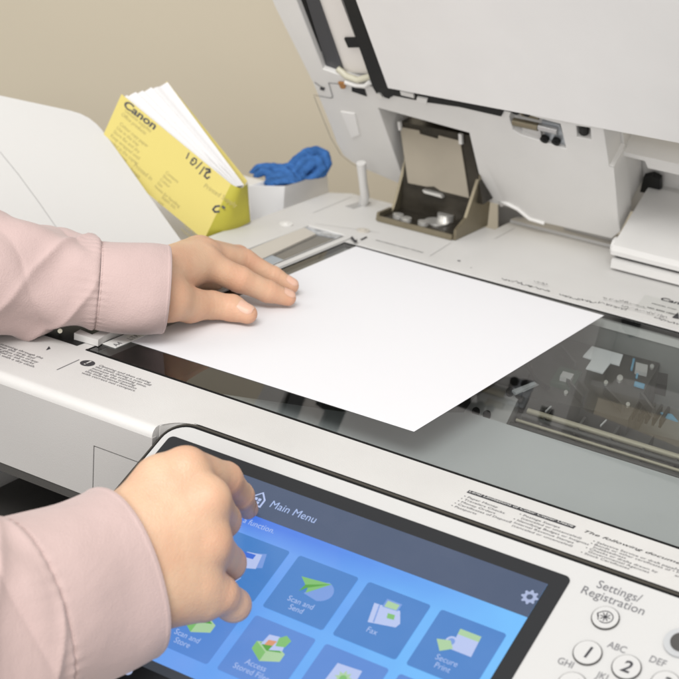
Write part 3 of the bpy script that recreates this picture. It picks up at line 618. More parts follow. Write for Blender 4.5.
def ic_sec(q):
    q([(-3, -5), (9, -5), (8, 8), (-4, 8)], 2); q([(-4, 8), (8, 8), (8.3, 4.5), (-3.7, 4.5)], 6, 1)
    q([(-4.5+3.2*math.cos(a), -1+3.4*math.sin(a)) for a in [math.radians(t) for t in range(0, 360, 24)]], 2, 1); q([(-4.5+2*math.cos(a), -1+2.2*math.sin(a)) for a in [math.radians(t) for t in range(0, 360, 24)]], 9, 2)
    q([(-12, -2.5), (-5, -.5), (-1.5, -4.5), (-7, -8.5)], 6, 3)
def boxic(q):
    q([(-9, 1), (0, 4), (9, 0), (9, -5), (-1, -9), (-9, -4)], 6); q([(-9, 1), (-1, -3), (-1, -9), (-9, -4)], 4, 1); q([(-7, 1), (0, 3), (7, 0), (-1, -2.2)], 5, 2)
def ic_store(q): boxic(q); q([(-6, 1), (0, 2.5), (4, 8), (-2, 8)], 2, 3)
def ic_access(q):
    boxic(q); q([(-6, 0), (2, 3), (1, 8), (-5, 7)], 2, 3); q([(-4, .5), (1.5, 2), (1, 5), (-3.5, 4)], 7, 4); q([(0, -1.5), (7, 1), (6, 6), (1, 4)], 2, 5); q([(2, 2), (7, 3.4), (8, 8), (4, 10), (1, 7)], 4, 6)
def ic_hold(q):
    q([(-8, -12), (8, -11), (7, 8), (-7, 7)], 2); q([((5 if k % 2 else 3)*math.cos(k*math.pi/9)+.5, (5 if k % 2 else 3)*math.sin(k*math.pi/9)) for k in range(18)], 6, 1); q([(2*math.cos(k*.5)+.5, 2*math.sin(k*.5)) for k in range(12)], 4, 2)
tile(0, 0, ic_copy, 'Copy'); tile(1, 0, ic_send, 'Scan and\nSend'); tile(2, 0, ic_fax, 'Fax'); tile(3, 0, ic_sec, 'Secure\nPrint')
tile(0, 1, ic_store, 'Scan and\nStore'); tile(1, 1, ic_access, 'Access\nStored Files'); tile(2, 1, ic_hold, 'Hold'); tile(3, 1, ic_store, 'Scanner')
# keypad
def button(px, py, txt, r=.0068):
    c = PAN.px(px, py, .001); bm = bmesh.new()
    slab(bm, PAN, circ(*c, r+.00055, 36), .0013, .0001); o = obj('number_button' if txt else 'settings_button', bm, DGREY, panel, True, None, .0001)
    bm = bmesh.new(); slab(bm, PAN, circ(*c, r, 36), .0019, .0014); obj('button_cap', bm, W_PANEL, o, True, None, .0003, 2)
    bm = bmesh.new()
    if txt: text_bm(bm, PAN, (c[0]+.0002, c[1]-.0033), txt, .0098, .00205, align='CENTER', bold=.018, shear=.12)
    else:
        pts = [(c[0]+.0039*math.cos(a), c[1]+.0036*math.sin(a)) for a in [math.radians(t) for t in range(-115, 140, 15)]]
        ribbon(bm, PAN, pts + [(c[0]-.0045, c[1]+.0007), (c[0]-.0032, c[1]-.0010)], .0005, .00205); ribbon(bm, PAN, [(c[0]-.0045, c[1]+.0005), (c[0]-.0026, c[1]-.0028)], .0005, .00205)
        for k in range(4): ribbon(bm, PAN, [(c[0]+.0026*math.cos(k*math.pi/4), c[1]+.0026*math.sin(k*math.pi/4)), (c[0]-.0026*math.cos(k*math.pi/4), c[1]-.0026*math.sin(k*math.pi/4))], .0005, .00215)
    flat('legend', bm, INK, o); return c
cA = button(605.4, 618.2, '', .0066)
c1 = button(587.5, 653.1, '1'); c2 = button(626.5, 667.5, '2')
du = (c2[0]-c1[0]); dv = .0190
button(665.5, 684, '3')
def PX(a, b): 
    p = PAN.w(a, b) - POS; return (339.5+FPX*(p@RT)/(p@FW), 339.5-FPX*(p@UP)/(p@FW))
button(572, 685, '4'); button(611, 701, '5'); button(650, 717, '6')
def legend(o2, t, size, **k):
    bm = bmesh.new(); text_bm(bm, PAN, o2, t, size, .0009, align='CENTER', **k); flat('key_legend', bm, INK2, panel)
legend((cA[0]-.0008, cA[1]+.0158), 'Settings/', .0072, sx=.98); legend((cA[0]-.0012, cA[1]+.0094), 'Registration', .0072, sx=1.0)
for t, (a, b) in {'ABC': (617.5, 648), 'DEF': (658, 662), 'GHI': (566, 663.5), 'JKL': (604, 677.5)}.items():
    q = PAN.px(a, b); legend((q[0], q[1]-.002), t, .0056, sx=.9)
kc = PAN.px(681, 645)
bm = bmesh.new(); slab(bm, PAN, circ(*kc, .0085, 30), .0022, .0007); o = obj('round_key', bm, mat('grey_key', (.40, .41, .42), .35), panel, True, None, .0008)
bm = bmesh.new(); slab(bm, PAN, circ(kc[0]+.0004, kc[1], .0055, 24), .0030, .0023); obj('key_centre', bm, DGREY, o, True, None, .0004)

# ================================================================== PAPER ON THE GLASS
pc = [dk(131.3, 342), dk(356, 246.5), dk(604, 315.6), dk(414, 431.8)]
bm = bmesh.new(); N = 32; rims = []
for zt in (.00015, .00003):
    pts = []
    for A_, B_ in ((pc[0], pc[1]), (pc[1], pc[2]), (pc[2], pc[3]), (pc[3], pc[0])):
        pts.append(bm.verts.new((A_[0], A_[1], zt)))
    rims.append(pts)
bm.faces.new(rims[0]); bm.faces.new(rims[1][::-1])
for k in range(4): bm.faces.new((rims[0][k], rims[1][k], rims[1][(k+1) % 4], rims[0][(k+1) % 4]))
o = obj('sheet_of_paper', bm, PAPER); o['label'] = 'blank white sheet of paper lying on the copier glass under the left hand'; o['category'] = 'paper'

# ================================================================== THINGS LEFT OF THE DECK
sh = thing('side_unit', 'white sloping tray unit at the far left behind the pink sleeve', 'tray unit', (-.25, -.05, -1))
bm = bmesh.new(); box(bm, (-.60, -.36, -.98), (XL-.003, .16, -.022)); obj('unit_top', bm, W_LID, sh, True, None, .002)
# sloped white tray
tn = np.array([.50, -.28, .82]); tn /= np.linalg.norm(tn)
te1 = np.cross((0, 1, 0), tn); te1 /= np.linalg.norm(te1); te2 = np.cross(tn, te1)
TR = Plane(dk(182, 243, -.004), te1, te2, tn)
tp = [TR.px(x, y) for x, y in ((188, 250), (170, 225), (150, 197), (130, 168.5), (115, 147.5), (107, 136.5), (102, 130), (96.5, 124), (89, 118), (80, 113.5), (70, 110.5), (35, 103), (0, 95.5), (-60, 83), (-60, 330), (60, 330), (188, 290))]
plate('sloping_tray', TR, tp, 0, -.012, mat('tray_white', (.57, .565, .555), .45, bump=.06, bscale=900), sh, .004, seg=4)
bm = bmesh.new(); ribbon(bm, TR, [TR.px(0, 152), TR.px(18, 174), TR.px(40, 204), TR.px(58, 230)], .0006, .0002); flat('crease_line', bm, G_MID, sh)
# box with blue cloth
bxo = thing('open_box', 'small white open box standing between the yellow packet and the raised lid', 'box', (-.12, .06, -.02))
Ye = .02
def vz(px, py, base): # point above a base point
    d = ray(px, py); h = d[:2]; b2 = base[:2]-POS[:2]; t = (b2@h)/(h@h); return POS + d*t
cBase = dk(283, 216, -.021); lBase = dk(252, 228, -.021); rBase = dk(329, 196, -.021)
cTop = vz(284.6, 186, cBase); lTop = vz(247, 186, lBase); rTop = vz(326.5, 171, rBase)
h_top = .5*(cTop[2]+lTop[2])
cT = dk(284.8, 186.3, h_top); lT = dk(248, 186, h_top); rT = dk(327, 172.5, h_top)
bT = lT + (rT - cT); bB = lBase + (rBase - cBase)
bm = bmesh.new()
O = [bm.verts.new(p) for p in (lBase, cBase, rBase, bB)]; T = [bm.verts.new(p) for p in (lT, cT, rT, bT)]
cen = sum((lT, cT, rT, bT))/4
I = [bm.verts.new(cen + (np.array(p)-cen)*.95) for p in (lT, cT, rT, bT)]
class _V:
    def __init__(s, c): s.co = c
IV = [_V(cen + (np.array(p)-cen)*.95) for p in (lT, cT, rT, bT)]
cb = sum((lBase, cBase, rBase, bB))/4
J = [bm.verts.new(cb + (np.array(p)-cb)*.93 + np.array((0, 0, .003))) for p in (lBase, cBase, rBase, bB)]
for k in range(4):
    q = (k+1) % 4
    bm.faces.new((O[k], O[q], T[q], T[k])); bm.faces.new((T[k], T[q], I[q], I[k])); bm.faces.new((I[k], I[q], J[q], J[k]))
bm.faces.new(O[::-1]); bm.faces.new(J)
obj('box_shell', bm, WBOX, bxo, True, None, .0012, 3)
# ------------------------------------------------------------------ implicit surfaces -> meshes (cloth, hands)
def surfnets(f, lo, hi, h):
    lo = np.array(lo); n = np.ceil((np.array(hi)-lo)/h).astype(int)+1
    ax = [lo[i]+h*np.arange(n[i]) for i in range(3)]
    X, Y, Z = np.meshgrid(*ax, indexing='ij'); P = np.stack([X, Y, Z], -1).astype(np.float32)
    D = f(P.reshape(-1, 3)).reshape(n); S = D < 0
    c = S[:-1, :-1, :-1].astype(int)
    offs = [(i, j, k) for i in (0, 1) for j in (0, 1) for k in (0, 1)]
    cnt = sum(S[i:n[0]-1+i, j:n[1]-1+j, k:n[2]-1+k].astype(int) for i, j, k in offs)
    act = (cnt > 0) & (cnt < 8); idx = -np.ones(act.shape, int); ids = np.argwhere(act); idx[act] = np.arange(len(ids))
    acc = np.zeros((len(ids), 3)); num = np.zeros(len(ids))
    for a in offs:
        for d in range(3):
            if a[d]: continue
            b = list(a); b[d] = 1
            da = D[ids[:, 0]+a[0], ids[:, 1]+a[1], ids[:, 2]+a[2]]; db = D[ids[:, 0]+b[0], ids[:, 1]+b[1], ids[:, 2]+b[2]]
            m = (da < 0) != (db < 0); t = np.where(m, da/np.where(m, da-db, 1), 0)
            p = np.array(a)[None] + t[:, None]*np.eye(3)[d]; acc[m] += p[m]; num[m] += 1
    V = lo + h*(ids + acc/num[:, None]); F = []
    for d in range(3):
        e1, e2 = [(1, 2), (2, 0), (0, 1)][d]
        sl0 = [slice(None)]*3; sl1 = [slice(None)]*3; sl0[d] = slice(0, -1); sl1[d] = slice(1, None)
        A = S[tuple(sl0)]; B = S[tuple(sl1)]; q = np.argwhere(A != B)
        ok = (q[:, e1] > 0) & (q[:, e2] > 0) & (q[:, e1] < n[e1]-1) & (q[:, e2] < n[e2]-1); q = q[ok]
        fl = A[q[:, 0], q[:, 1], q[:, 2]]
        def cell(o1, o2):
            r = q.copy(); r[:, e1] -= o1; r[:, e2] -= o2; return idx[r[:, 0], r[:, 1], r[:, 2]]
        qd = np.stack([cell(1, 1), cell(0, 1), cell(0, 0), cell(1, 0)], 1)
        qd[~fl] = qd[~fl][:, ::-1]; F.append(qd)
    return V, np.concatenate(F)
def mesh_np(name, V, F, m, parent=None, relax=2):
    me = bpy.data.meshes.new(name); me.from_pydata(V.tolist(), [], F.tolist())
    bm = bmesh.new(); bm.from_mesh(me)
    for _ in range(relax): bmesh.ops.smooth_vert(bm, verts=bm.verts[:], factor=.5, use_axis_x=True, use_axis_y=True, use_axis_z=True)
    bmesh.ops.recalc_face_normals(bm, faces=bm.faces[:])
    for f in bm.faces: f.smooth = True
    bm.to_mesh(me); bm.free(); me.materials.append(m); return link(name, me, parent)
def rcone(P, a, b, ra, rb):
    a = np.asarray(a, np.float32); b = np.asarray(b, np.float32); ba = b-a; l2 = ba@ba
    t = np.clip(((P-a)@ba)/l2, 0, 1); q = P - a - t[:, None]*ba
    return np.sqrt((q*q).sum(1)) - (ra + (rb-ra)*t)
def ell(P, c, ax, r):
    q = P - np.asarray(c, np.float32); v = np.stack([q@np.asarray(a, np.float32)/s for a, s in zip(ax, r)], 1)
    k = np.sqrt((v*v).sum(1)); return (k-1)*min(r)
def smin(a, b, k):
    h = np.clip(.5+.5*(b-a)/k, 0, 1); return b*(1-h)+a*h - k*h*(1-h)
def sminl(l, k):
    r = l[0]
    for x in l[1:]: r = smin(r, x, k)
    return r
# cloth: crumpled blue microfibre, rolled folds spilling over the rim
cl0 = cen.copy()
def lerp2(s, t, z):
    p = (1-s)*((1-t)*lT+t*bT) + s*((1-t)*cT+t*rT); return np.array([p[0], p[1], h_top+z+.0035])
ZB = float((cen-POS)@FW)
CL = [[(252, 184, 4), (253, 174, 3), (259, 168, 1), (268, 167, 0), (281, 168, 2), (292, 167, 4)], [(288, 170, 6), (297, 160, 7), (306, 153, 8), (316, 151, 10), (325, 155, 9), (327, 164, 8), (322, 173, 8), (312, 179, 4)],
      [(256, 187, -7), (257, 176, -8), (264, 171, -7), (271, 175, -8), (268, 186, -8)], [(270, 188, -9), (272, 178, -11), (280, 175, -9), (287, 180, -9), (284, 188, -9)],
      [(288, 187, -8), (293, 174, -3), (301, 164, 1), (310, 158, 4)], [(297, 185, -7), (303, 172, 0), (311, 165, 3), (319, 161, 5)], [(305, 182, 0), (316, 176, 4), (322, 168, 3), (318, 159, 4), (312, 163, 3)],
      [(276, 172, -3), (284, 171, -4), (291, 176, -7), (292, 187, -9)], [(258, 190, 8), (262, 174, 12), (285, 172, 16), (305, 165, 22)], [(280, 190, 0), (300, 184, 8), (322, 176, 18)]]
folds = [([at(x, y, ZB+z/1000) for x, y, z in c], random.uniform(.0034, .0046)) for c in CL]
def fcloth(P):
    l = []
    for c, r in folds:
        q = None
        for a, b in zip(c, c[1:]):
            e = rcone(P, a, b, r, r); q = e if q is None else np.minimum(q, e)
        l.append(q)
    l.append(ell(P, (cl0[0], cl0[1], h_top-.001), np.eye(3), (.017, .029, .008)))
    l.append(ell(P, at(313, 170, ZB+.012), np.eye(3), (.008, .008, .009)))
    l.append(ell(P, at(268, 182, ZB+.004), np.eye(3), (.009, .009, .006)))
    d = sminl(l, .0009)
    qd = np.max(np.stack([(P[:, :2]-np.asarray(I2[k], np.float32))@np.asarray(N2[k], np.float32) for k in range(4)], 1), 1)+.0022
    d = np.where(P[:, 2] < h_top+.0012, np.maximum(np.maximum(d, qd), h_top-.007-P[:, 2]), d)
    return d + .00045*np.sin(P[:, 0]*520+3*np.sin(P[:, 1]*300))*np.sin(P[:, 1]*430+P[:, 2]*600) + .0002*np.sin(P[:, 0]*1500)*np.sin(P[:, 1]*1400)*np.sin(P[:, 2]*1600)
I2 = [np.array(v.co)[:2] for v in IV]; N2 = []
for k in range(4):
    e = I2[(k+1) % 4]-I2[k]; nn = np.array((e[1], -e[0])); nn /= np.linalg.norm(nn); N2.append(nn if nn@(cen[:2]-I2[k]) < 0 else -nn)
allp = np.array([p for f in folds for p in f[0]])
V, F = surfnets(fcloth, allp.min(0)-.012, allp.max(0)+.012, .0009)
o = mesh_np('cleaning_cloth', V, F, CLOTH, None, 1); o['label'] = 'crumpled blue cleaning cloth stuffed in the small white box'; o['category'] = 'cloth'
# ------------------------------------------------------------------ yellow packet
pk = thing('paper_packet', 'yellow paper cover packet of white sheets leaning beside the white box', 'packet', (-.12, -.06, -.02))
yn = np.array([.30, -.86, .40]); yn /= np.linalg.norm(yn)
ye1 = np.cross((0, 0, 1), -yn); ye1 = np.cross(yn, (0, 0, 1)) if np.cross(yn, (0, 0, 1))@RT > 0 else -np.cross(yn, (0, 0, 1)); ye1 /= np.linalg.norm(ye1); ye2 = np.cross(yn, ye1); ye2 = ye2 if ye2[2] > 0 else -ye2
YP = Plane(dk(205, 238, -.004)+np.array((0, 0, 0)), ye1, ye2, yn)
ypx = lambda x, y, d=0.: YP.px(x, y, d)
f_tl, f_tr, f_br, f_bl = ypx(121.5, 94), ypx(231, 184), ypx(204, 240), ypx(96, 151)
thk = .030
def pagerow(t): return thk*(1-t)**.8+.0035
bm = bmesh.new(); n = 30
A = []; B = []
for k in range(n+1):
    t = k/n
    top = np.array(f_tl)*(1-t)+np.array(f_tr)*t; bot = np.array(f_bl)*(1-t)+np.array(f_br)*t
    wv = 0
    A.append((bm.verts.new(YP.w(*top, wv)), bm.verts.new(YP.w(*bot, 0))))
for k in range(n): bm.faces.new((A[k][0], A[k+1][0], A[k+1][1], A[k][1]))
thicken(bm, YP.n*-.0006)
cover = obj('yellow_cover', bm, YELLOW, pk)
# pages: fanned block behind the cover, thick at the open end
bm = bmesh.new(); g = []
bt = ypx(165.5, 82, -thk), ypx(244.5, 182, -.014)
NP = 16
rows = []
for j in range(NP+1):
    s = j/NP; row = []
    dep0 = -.0035 - s*(thk-.0045); 
    tl = np.array(f_tl)*(1-s)+np.array(bt[0])*s; tr = np.array(f_tr)*(1-s)+np.array(bt[1])*s
    jag = .0016*math.sin(j*2.1)+random.uniform(-.0012, .0012)
    for k in range(13):
        t = k/12; p2 = tl*(1-t)+tr*t; dd = dep0*(1-t)+(-.0022-.0120*s)*t
        row.append((p2 + np.array((jag*(1-t)*.8, jag*(1-t))), dd))
    rows.append(row)
vr = [[bm.verts.new(YP.w(p[0], p[1]-.0025, d)) for p, d in row] for row in rows]
for j in range(NP):
    for k in range(12): bm.faces.new((vr[j][k], vr[j][k+1], vr[j+1][k+1], vr[j+1][k]))
dn = np.array(f_bl)-np.array(f_tl)
low = [[bm.verts.new(YP.w(p[0]+dn[0]*.9, p[1]+dn[1]*.9, d)) for p, d in row] for row in (rows[0], rows[-1])]
for k in range(12):
    bm.faces.new((vr[0][k], vr[0][k+1], low[0][k+1], low[0][k])); bm.faces.new((vr[-1][k], vr[-1][k+1], low[1][k+1], low[1][k]))
lf = [bm.verts.new(YP.w(r[0][0][0]+dn[0]*.9, r[0][0][1]+dn[1]*.9, r[0][1])) for r in rows]
for j in range(NP): bm.faces.new((vr[j][0], vr[j+1][0], lf[j+1], lf[j]))
pages = obj('page_block', bm, PAGES, pk, autos=60)
# back cover
bm = bmesh.new(); bb = [ypx(166.5, 81, -thk), ypx(247, 180.5, -.0235)]
q = [YP.w(*bb[0], -thk-.0005), YP.w(*bb[1], -.024), YP.w(bb[1][0]+dn[0], bb[1][1]+dn[1], -.024), YP.w(bb[0][0]+dn[0], bb[0][1]+dn[1], -thk-.0005)]
bm.faces.new([bm.verts.new(v) for v in q]); thicken(bm, YP.n*-.0008); obj('back_cover', bm, YELLOW, pk)
# spine: the folded end on the right, turning away
bm = bmesh.new(); sp = []
ctl_t = [YP.w(*f_tr, .0001), YP.w(*ypx(240, 188, -.0035), -.0035), YP.w(*ypx(246, 185, -.014), -.014), YP.w(*ypx(247.5, 182, -.024), -.024)]
ctl_b = [YP.w(*f_br, .0001), YP.w(*ypx(226, 233, -.012), -.012), YP.w(*ypx(248, 223, -.03), -.03), YP.w(*ypx(250, 221, -.036), -.036)]
def cat(c, t):
    i = min(int(t*(len(c)-1)), len(c)-2); u = t*(len(c)-1)-i; p0, p1, p2, p3 = [c[min(max(i+o, 0), len(c)-1)] for o in (-1, 0, 1, 2)]
    return .5*((2*p1)+(-p0+p2)*u+(2*p0-5*p1+4*p2-p3)*u*u+(-p0+3*p1-3*p2+p3)*u**3)
for tt in np.linspace(0, 1, 16):
    a, b = cat(ctl_t, tt), cat(ctl_b, tt); sp.append([bm.verts.new(a*(1-t)+b*t) for t in np.linspace(0, 1, 6)])
for A_, B_ in zip(sp, sp[1:]):
    for k in range(5): bm.faces.new((A_[k], B_[k], B_[k+1], A_[k+1]))
thicken(bm, YP.n*-.0006); obj('folded_spine', bm, SHADED_YELLOW, pk)
ang = math.atan2(f_tr[1]-f_tl[1], f_tr[0]-f_tl[0])
def yt(px, py, s, size, mi=0, **k):
    bm = bmesh.new(); text_bm(bm, YP, ypx(px, py), s, size, .00012, ang=ang+k.pop('da', 0), **k); flat('printed_text', bm, [INK, INKY][mi], cover)
yt(122.5, 105.5, 'Canon', .0082, 0, bold=.03, sx=1.55, da=.03)
yt(124, 111, 'Genuine supplies\nOffice products', .0042, 1)
yt(119, 124.5, 'Colour copy paper\nUse in the tray\nStore flat and dry\nKeep wrapped until\nneeded in the copier\nDo not expose', .0040, 1)
yt(165, 173, 'Contents\nSheets\nColour\nSize\nNotes for handling', .0036, 1); yt(133, 166, 'Printed in\nJapan', .0050, 1); yt(161, 198, 'Item no.\nset', .0046, 1); yt(203, 187, 'Printed Supply', .0055, 1, da=.12); yt(183, 226, 'Made from\nrecycled pulp', .0036, 1)
bm = bmesh.new()
def stroke(pts, wd=.0011): ribbon(bm, YP, [ypx(*p) for p in pts], wd, .0002)
stroke([(189, 153), (186.5, 158.5)]); stroke([(192, 160), (190.5, 163), (192.5, 165), (196, 163), (196.5, 159.5), (194, 158), (192, 159.5), (193.5, 161)]); stroke([(202, 162.5), (196, 168.5)]); stroke([(204.5, 167), (199.5, 174)])
stroke([(206, 169), (209.5, 169.5), (210, 172), (206.5, 172.5)], .0018); stroke([(206.5, 172.5), (204.5, 176), (207, 178.5), (209.5, 177)], .0014)
stroke([(219.5, 206), (215.5, 206.5), (213, 209.5), (215, 212), (219, 211.5)], .0016); stroke([(222.5, 206.5), (224.5, 208)], .0018)
flat('handwritten_date', bm, INK, cover)

# ================================================================== PERSON: hands, sleeves
per = thing('person', 'person in a pale pink blouse pressing paper on the glass and touching the screen', 'person', (-.3, -.6, -1))
CRE = []
def hand(palm, fingers, kp=.014, kf=.006, extra=None):
    def f(P):
        dp = sminl([rcone(P, *q) for q in palm], kp); out = dp
        for fg in fingers:
            segs = [rcone(P, fg[i][0], fg[i+1][0], fg[i][1], fg[i+1][1]) for i in range(len(fg)-1)]
            df = sminl(segs, .003)
            for jn in range(1, len(fg)-1):
                ax_ = fg[jn+1][0]-fg[jn-1][0]; ax_ = ax_/np.linalg.norm(ax_); q = P-np.asarray(fg[jn][0], np.float32)
                sa = q@ax_.astype(np.float32); w_ = np.exp(-(q*q).sum(1)/.013**2)
                df = df + w_*.0005*sum(np.exp(-((sa-o_)/.0011)**2) for o_ in (-.0032, 0, .0030)) - w_*.0005*np.exp(-(sa/.005)**2)
            out = np.minimum(out, smin(dp, df, kf))
        if extra is not None: out = extra(P, out)
        return out
    pts = np.array([q[i] for q in palm for i in (0, 1)] + [j[0] for fg in fingers for j in fg])
    V, F = surfnets(f, pts.min(0)-.022, pts.max(0)+.022, .00095)
    return f, V, F
def nail(f, tip, prev, dorsal, wd, ln, parent, back=.35):
    tip = np.asarray(tip); ax = tip-np.asarray(prev); ax /= np.linalg.norm(ax)
    dn_ = np.asarray(dorsal, float); dn_ -= ax*(dn_@ax); dn_ /= np.linalg.norm(dn_); sd = np.cross(ax, dn_)
    bm = bmesh.new(); nu, nv = 10, 9; G = []
    for i in range(nu+1):
        row = []
        for j in range(nv+1):
            u = i/nu; v = (j/nv)*2-1
            wl = wd*math.sqrt(max(.0, 1-(max(0, u-.62)/.42)**2)) if u > .62 else wd*(.82+.18*min(1, u/.3))
            o = tip + ax*(ln*(u-back-.25)) + sd*v*wl*.5 + dn_*.020
            t = 0.
            for _ in range(40):
                d = float(f((o - dn_*t)[None].astype(np.float32))[0])
                if d < 1e-5 or t > .034: break
                t += d*.9
            edge = min(1, 4*(1-abs(v)))*min(1, 3*u+.15)
            row.append(bm.verts.new(o - dn_*t + dn_*(.0001+.0004*edge)))
        G.append(row)
    for i in range(nu):
        for j in range(nv): bm.faces.new((G[i][j], G[i+1][j], G[i+1][j+1], G[i][j+1]))
    bmesh.ops.smooth_vert(bm, verts=bm.verts[:], factor=.4, use_axis_x=True, use_axis_y=True, use_axis_z=True)
    return obj('fingernail', bm, NAIL, parent, autos=80)
mm = .001
def blush(o, fingers):          # redder skin over knuckles and finger ends
    n = len(o.data.vertices); co = np.empty(n*3); o.data.vertices.foreach_get('co', co); co = co.reshape(-1, 3); v = np.zeros(n)
    for fg in fingers:
        for k, (p, r) in enumerate(fg):
            g = (.55, .8, .6, 1.)[min(k, 3)] if k < len(fg)-1 else 1.
            v = np.maximum(v, g*np.exp(-((co-np.asarray(p))**2).sum(1)/(r*1.25)**2))
    a = o.data.attributes.new('blush', 'FLOAT', 'POINT'); a.data.foreach_set('value', np.clip(v*.8, 0, 1))
# ---- hand flat on the paper (joint height over the glass in mm)
def lh(x, y, h): return dk(x, y, h*mm)
wr1 = lh(138, 284, 36); wr2 = lh(138, 292, 32)
imc, mmc, rmc, pmc = lh(205, 264, 33), lh(205, 255, 35), lh(201, 251, 31), lh(195, 250, 25)
tcm = lh(168, 299, 26)
palm = [(wr1, imc, .0135, .0103), (wr1, mmc, .0135, .0103), (wr1, rmc, .013, .0098), (wr2, pmc, .013, .0092), (wr2, tcm, .014, .0150), (wr1, lh(60, 280, 38), .016, .018)]
palm += [(wr2, lh(206, 268, 18), .011, .0080), (lh(185, 268, 22), lh(215, 280, 11), .010, .0072)]
fL = [[(imc, .0108), (lh(240, 279.5, 22), .0090), (lh(268, 291.5, 12.5), .0075), (lh(288, 298, 7.4), .0058)],
      [(mmc, .0104), (lh(244, 261.5, 24), .0088), (lh(273, 277, 13), .0073), (lh(291, 286, 7.4), .0058)],
      [(rmc, .0102), (lh(238, 257, 16), .0084), (lh(258, 269, 10), .0072), (lh(271, 277, 7.4), .0060)],
      [(pmc, .0092), (lh(222, 255, 11), .0072), (lh(234, 262, 8), .0062), (lh(243, 267, 6.6), .0054)],
      [(tcm, .0145), (lh(190, 305, 16), .0118), (lh(212, 305, 12.5), .0094), (lh(232, 308, 10.5), .0089), (lh(247.5, 314, 8.6), .0069)]]
fl_, V, F = hand(palm, fL, kp=.013, kf=.0045)
left_hand = mesh_np('hand', V, F, SKIN, per, 2); blush(left_hand, fL); left_hand['label'] = 'hand with spread fingers pressing the sheet of paper'
VIEW = -FW
nail(fl_, fL[0][3][0], fL[0][2][0], (.25, -.15, 1), .0088, .0098, left_hand)
nail(fl_, fL[1][3][0], fL[1][2][0], (.25, -.15, 1), .0088, .0098, left_hand)
nail(fl_, fL[4][4][0], fL[4][3][0], VIEW*.6+np.array((.35, .2, .6)), .0100, .0110, left_hand)
# ---- hand pressing the screen (camera distance of each joint in m)
R = at
wA = R(94, 572, .840); wB = R(112, 590, .838)
iM, mM, rM, pM = R(187, 467, .853), R(209, 499, .847), R(210, 543, .847), R(198, 584, .849)
tip_i = PAN.w(*PAN.px(247.5, 509.5, .0062), .0062)
palmR = [(wA, iM, .0165, .0094), (R(112, 552, .844), R(156, 478, .851), .014, .0105), (wB, R(203, 603, .854), .020, .0092), (wA, mM, .0175, .0100), (wB, rM, .022, .0100), (wB, pM, .0235, .0118), (R(100, 555, .838), R(190, 525, .853), .022, .013), (wA, R(20, 606, .815), .018, .022), (R(120, 545, .858), R(178, 520, .872), .020, .013)]
fR = [[(iM, .0104), (R(225, 479.5, .882), .0091), (R(240, 496, .902), .0074), (tip_i, .0056)],
      [(mM, .0110), (R(223, 520, .879), .0092), (R(213, 538, .897), .0082), (R(194, 545, .895), .0070)],
      [(rM, .0108), (R(228, 563, .877), .0092), (R(215, 575, .896), .0080), (R(194, 573, .893), .0070)],
      [(pM, .0112), (R(220, 594, .856), .0094), (R(234, 605, .868), .0086), (R(226, 612, .884), .0066)],
      [(R(135, 530, .872), .0150), (R(178, 515, .890), .0110), (R(205, 528, .900), .0095), (R(216, 543, .905), .0078)]]
fr_, V, F = hand(palmR, fR, kp=.0155, kf=.004)
right_hand = mesh_np('hand', V, F, SKIN, per, 2); blush(right_hand, fR); right_hand['label'] = 'hand with its index finger touching the screen'
nail(fr_, fR[0][3][0], fR[0][2][0], RT*1.0+UP*.4+VIEW*.3, .0095, .0110, right_hand)
nail(fr_, fR[3][3][0], fR[3][2][0], RT*.5-UP*.9+VIEW*.2, .0080, .0095, right_hand)

# ---- sleeves
def ringpt(c, a, b, th, e=2.2):
    ct, st = math.cos(th), math.sin(th)
    return c + a*math.copysign(abs(ct)**(2/e), ct) + b*math.copysign(abs(st)**(2/e), st)
def loft(bm, st, fold, sub, n=128, thick=0., capend=False, capstart=False):
    """st: list of (centre, a, b) keys; interpolated smoothly along the arm"""
    st = [tuple(np.asarray(q, float) for q in s) for s in st]; rings = []
    m = len(st)
    def cr(i, t, k):
        p0, p1, p2, p3 = [st[min(max(i+o, 0), m-1)][k] for o in (-1, 0, 1, 2)]
        return .5*((2*p1)+(-p0+p2)*t+(2*p0-5*p1+4*p2-p3)*t*t+(-p0+3*p1-3*p2+p3)*t**3)
    tot = (m-1)*sub
    for q in range(tot+1):
        i, t = min(q//sub, m-2), (q - min(q//sub, m-2)*sub)/sub
        c, a, b = cr(i, t, 0), cr(i, t, 1), cr(i, t, 2); s = q/tot; ring = []
        for k in range(n):
            th = 2*math.pi*k/n; p = ringpt(c, a, b, th); d = p-c; L_ = np.linalg.norm(d)
            ring.append(bm.verts.new(p + d/L_*fold(s, th)))
        rings.append(ring)
    for A_, B_ in zip(rings, rings[1:]):
        for k in range(n): bm.faces.new((A_[k], A_[(k+1) % n], B_[(k+1) % n], B_[k]))
    if capend: bm.faces.new(rings[-1])
    if thick:   # turn the hem inwards
        prev = rings[0]
        c0 = sum((np.array(v.co) for v in prev))/n; dirn = np.array(rings[6][0].co)*0+sum((np.array(v.co) for v in rings[5]))/n-c0; dirn /= np.linalg.norm(dirn)
        for off, pull in ((-.0006, thick*.5), (0., thick), (.03, thick*1.4)):
            cur = []
            for v in rings[0]:
                p = np.array(v.co); d = (c0-p); d /= np.linalg.norm(d); cur.append(bm.verts.new(p + d*pull + dirn*off))
            for k in range(n): bm.faces.new((prev[(k+1) % n], prev[k], cur[k], cur[(k+1) % n]))
            prev = cur
    return rings
def frame(axis, ref):
    axis = axis/np.linalg.norm(axis); a = ref-axis*(ref@axis); a /= np.linalg.norm(a); return a, np.cross(axis, a)
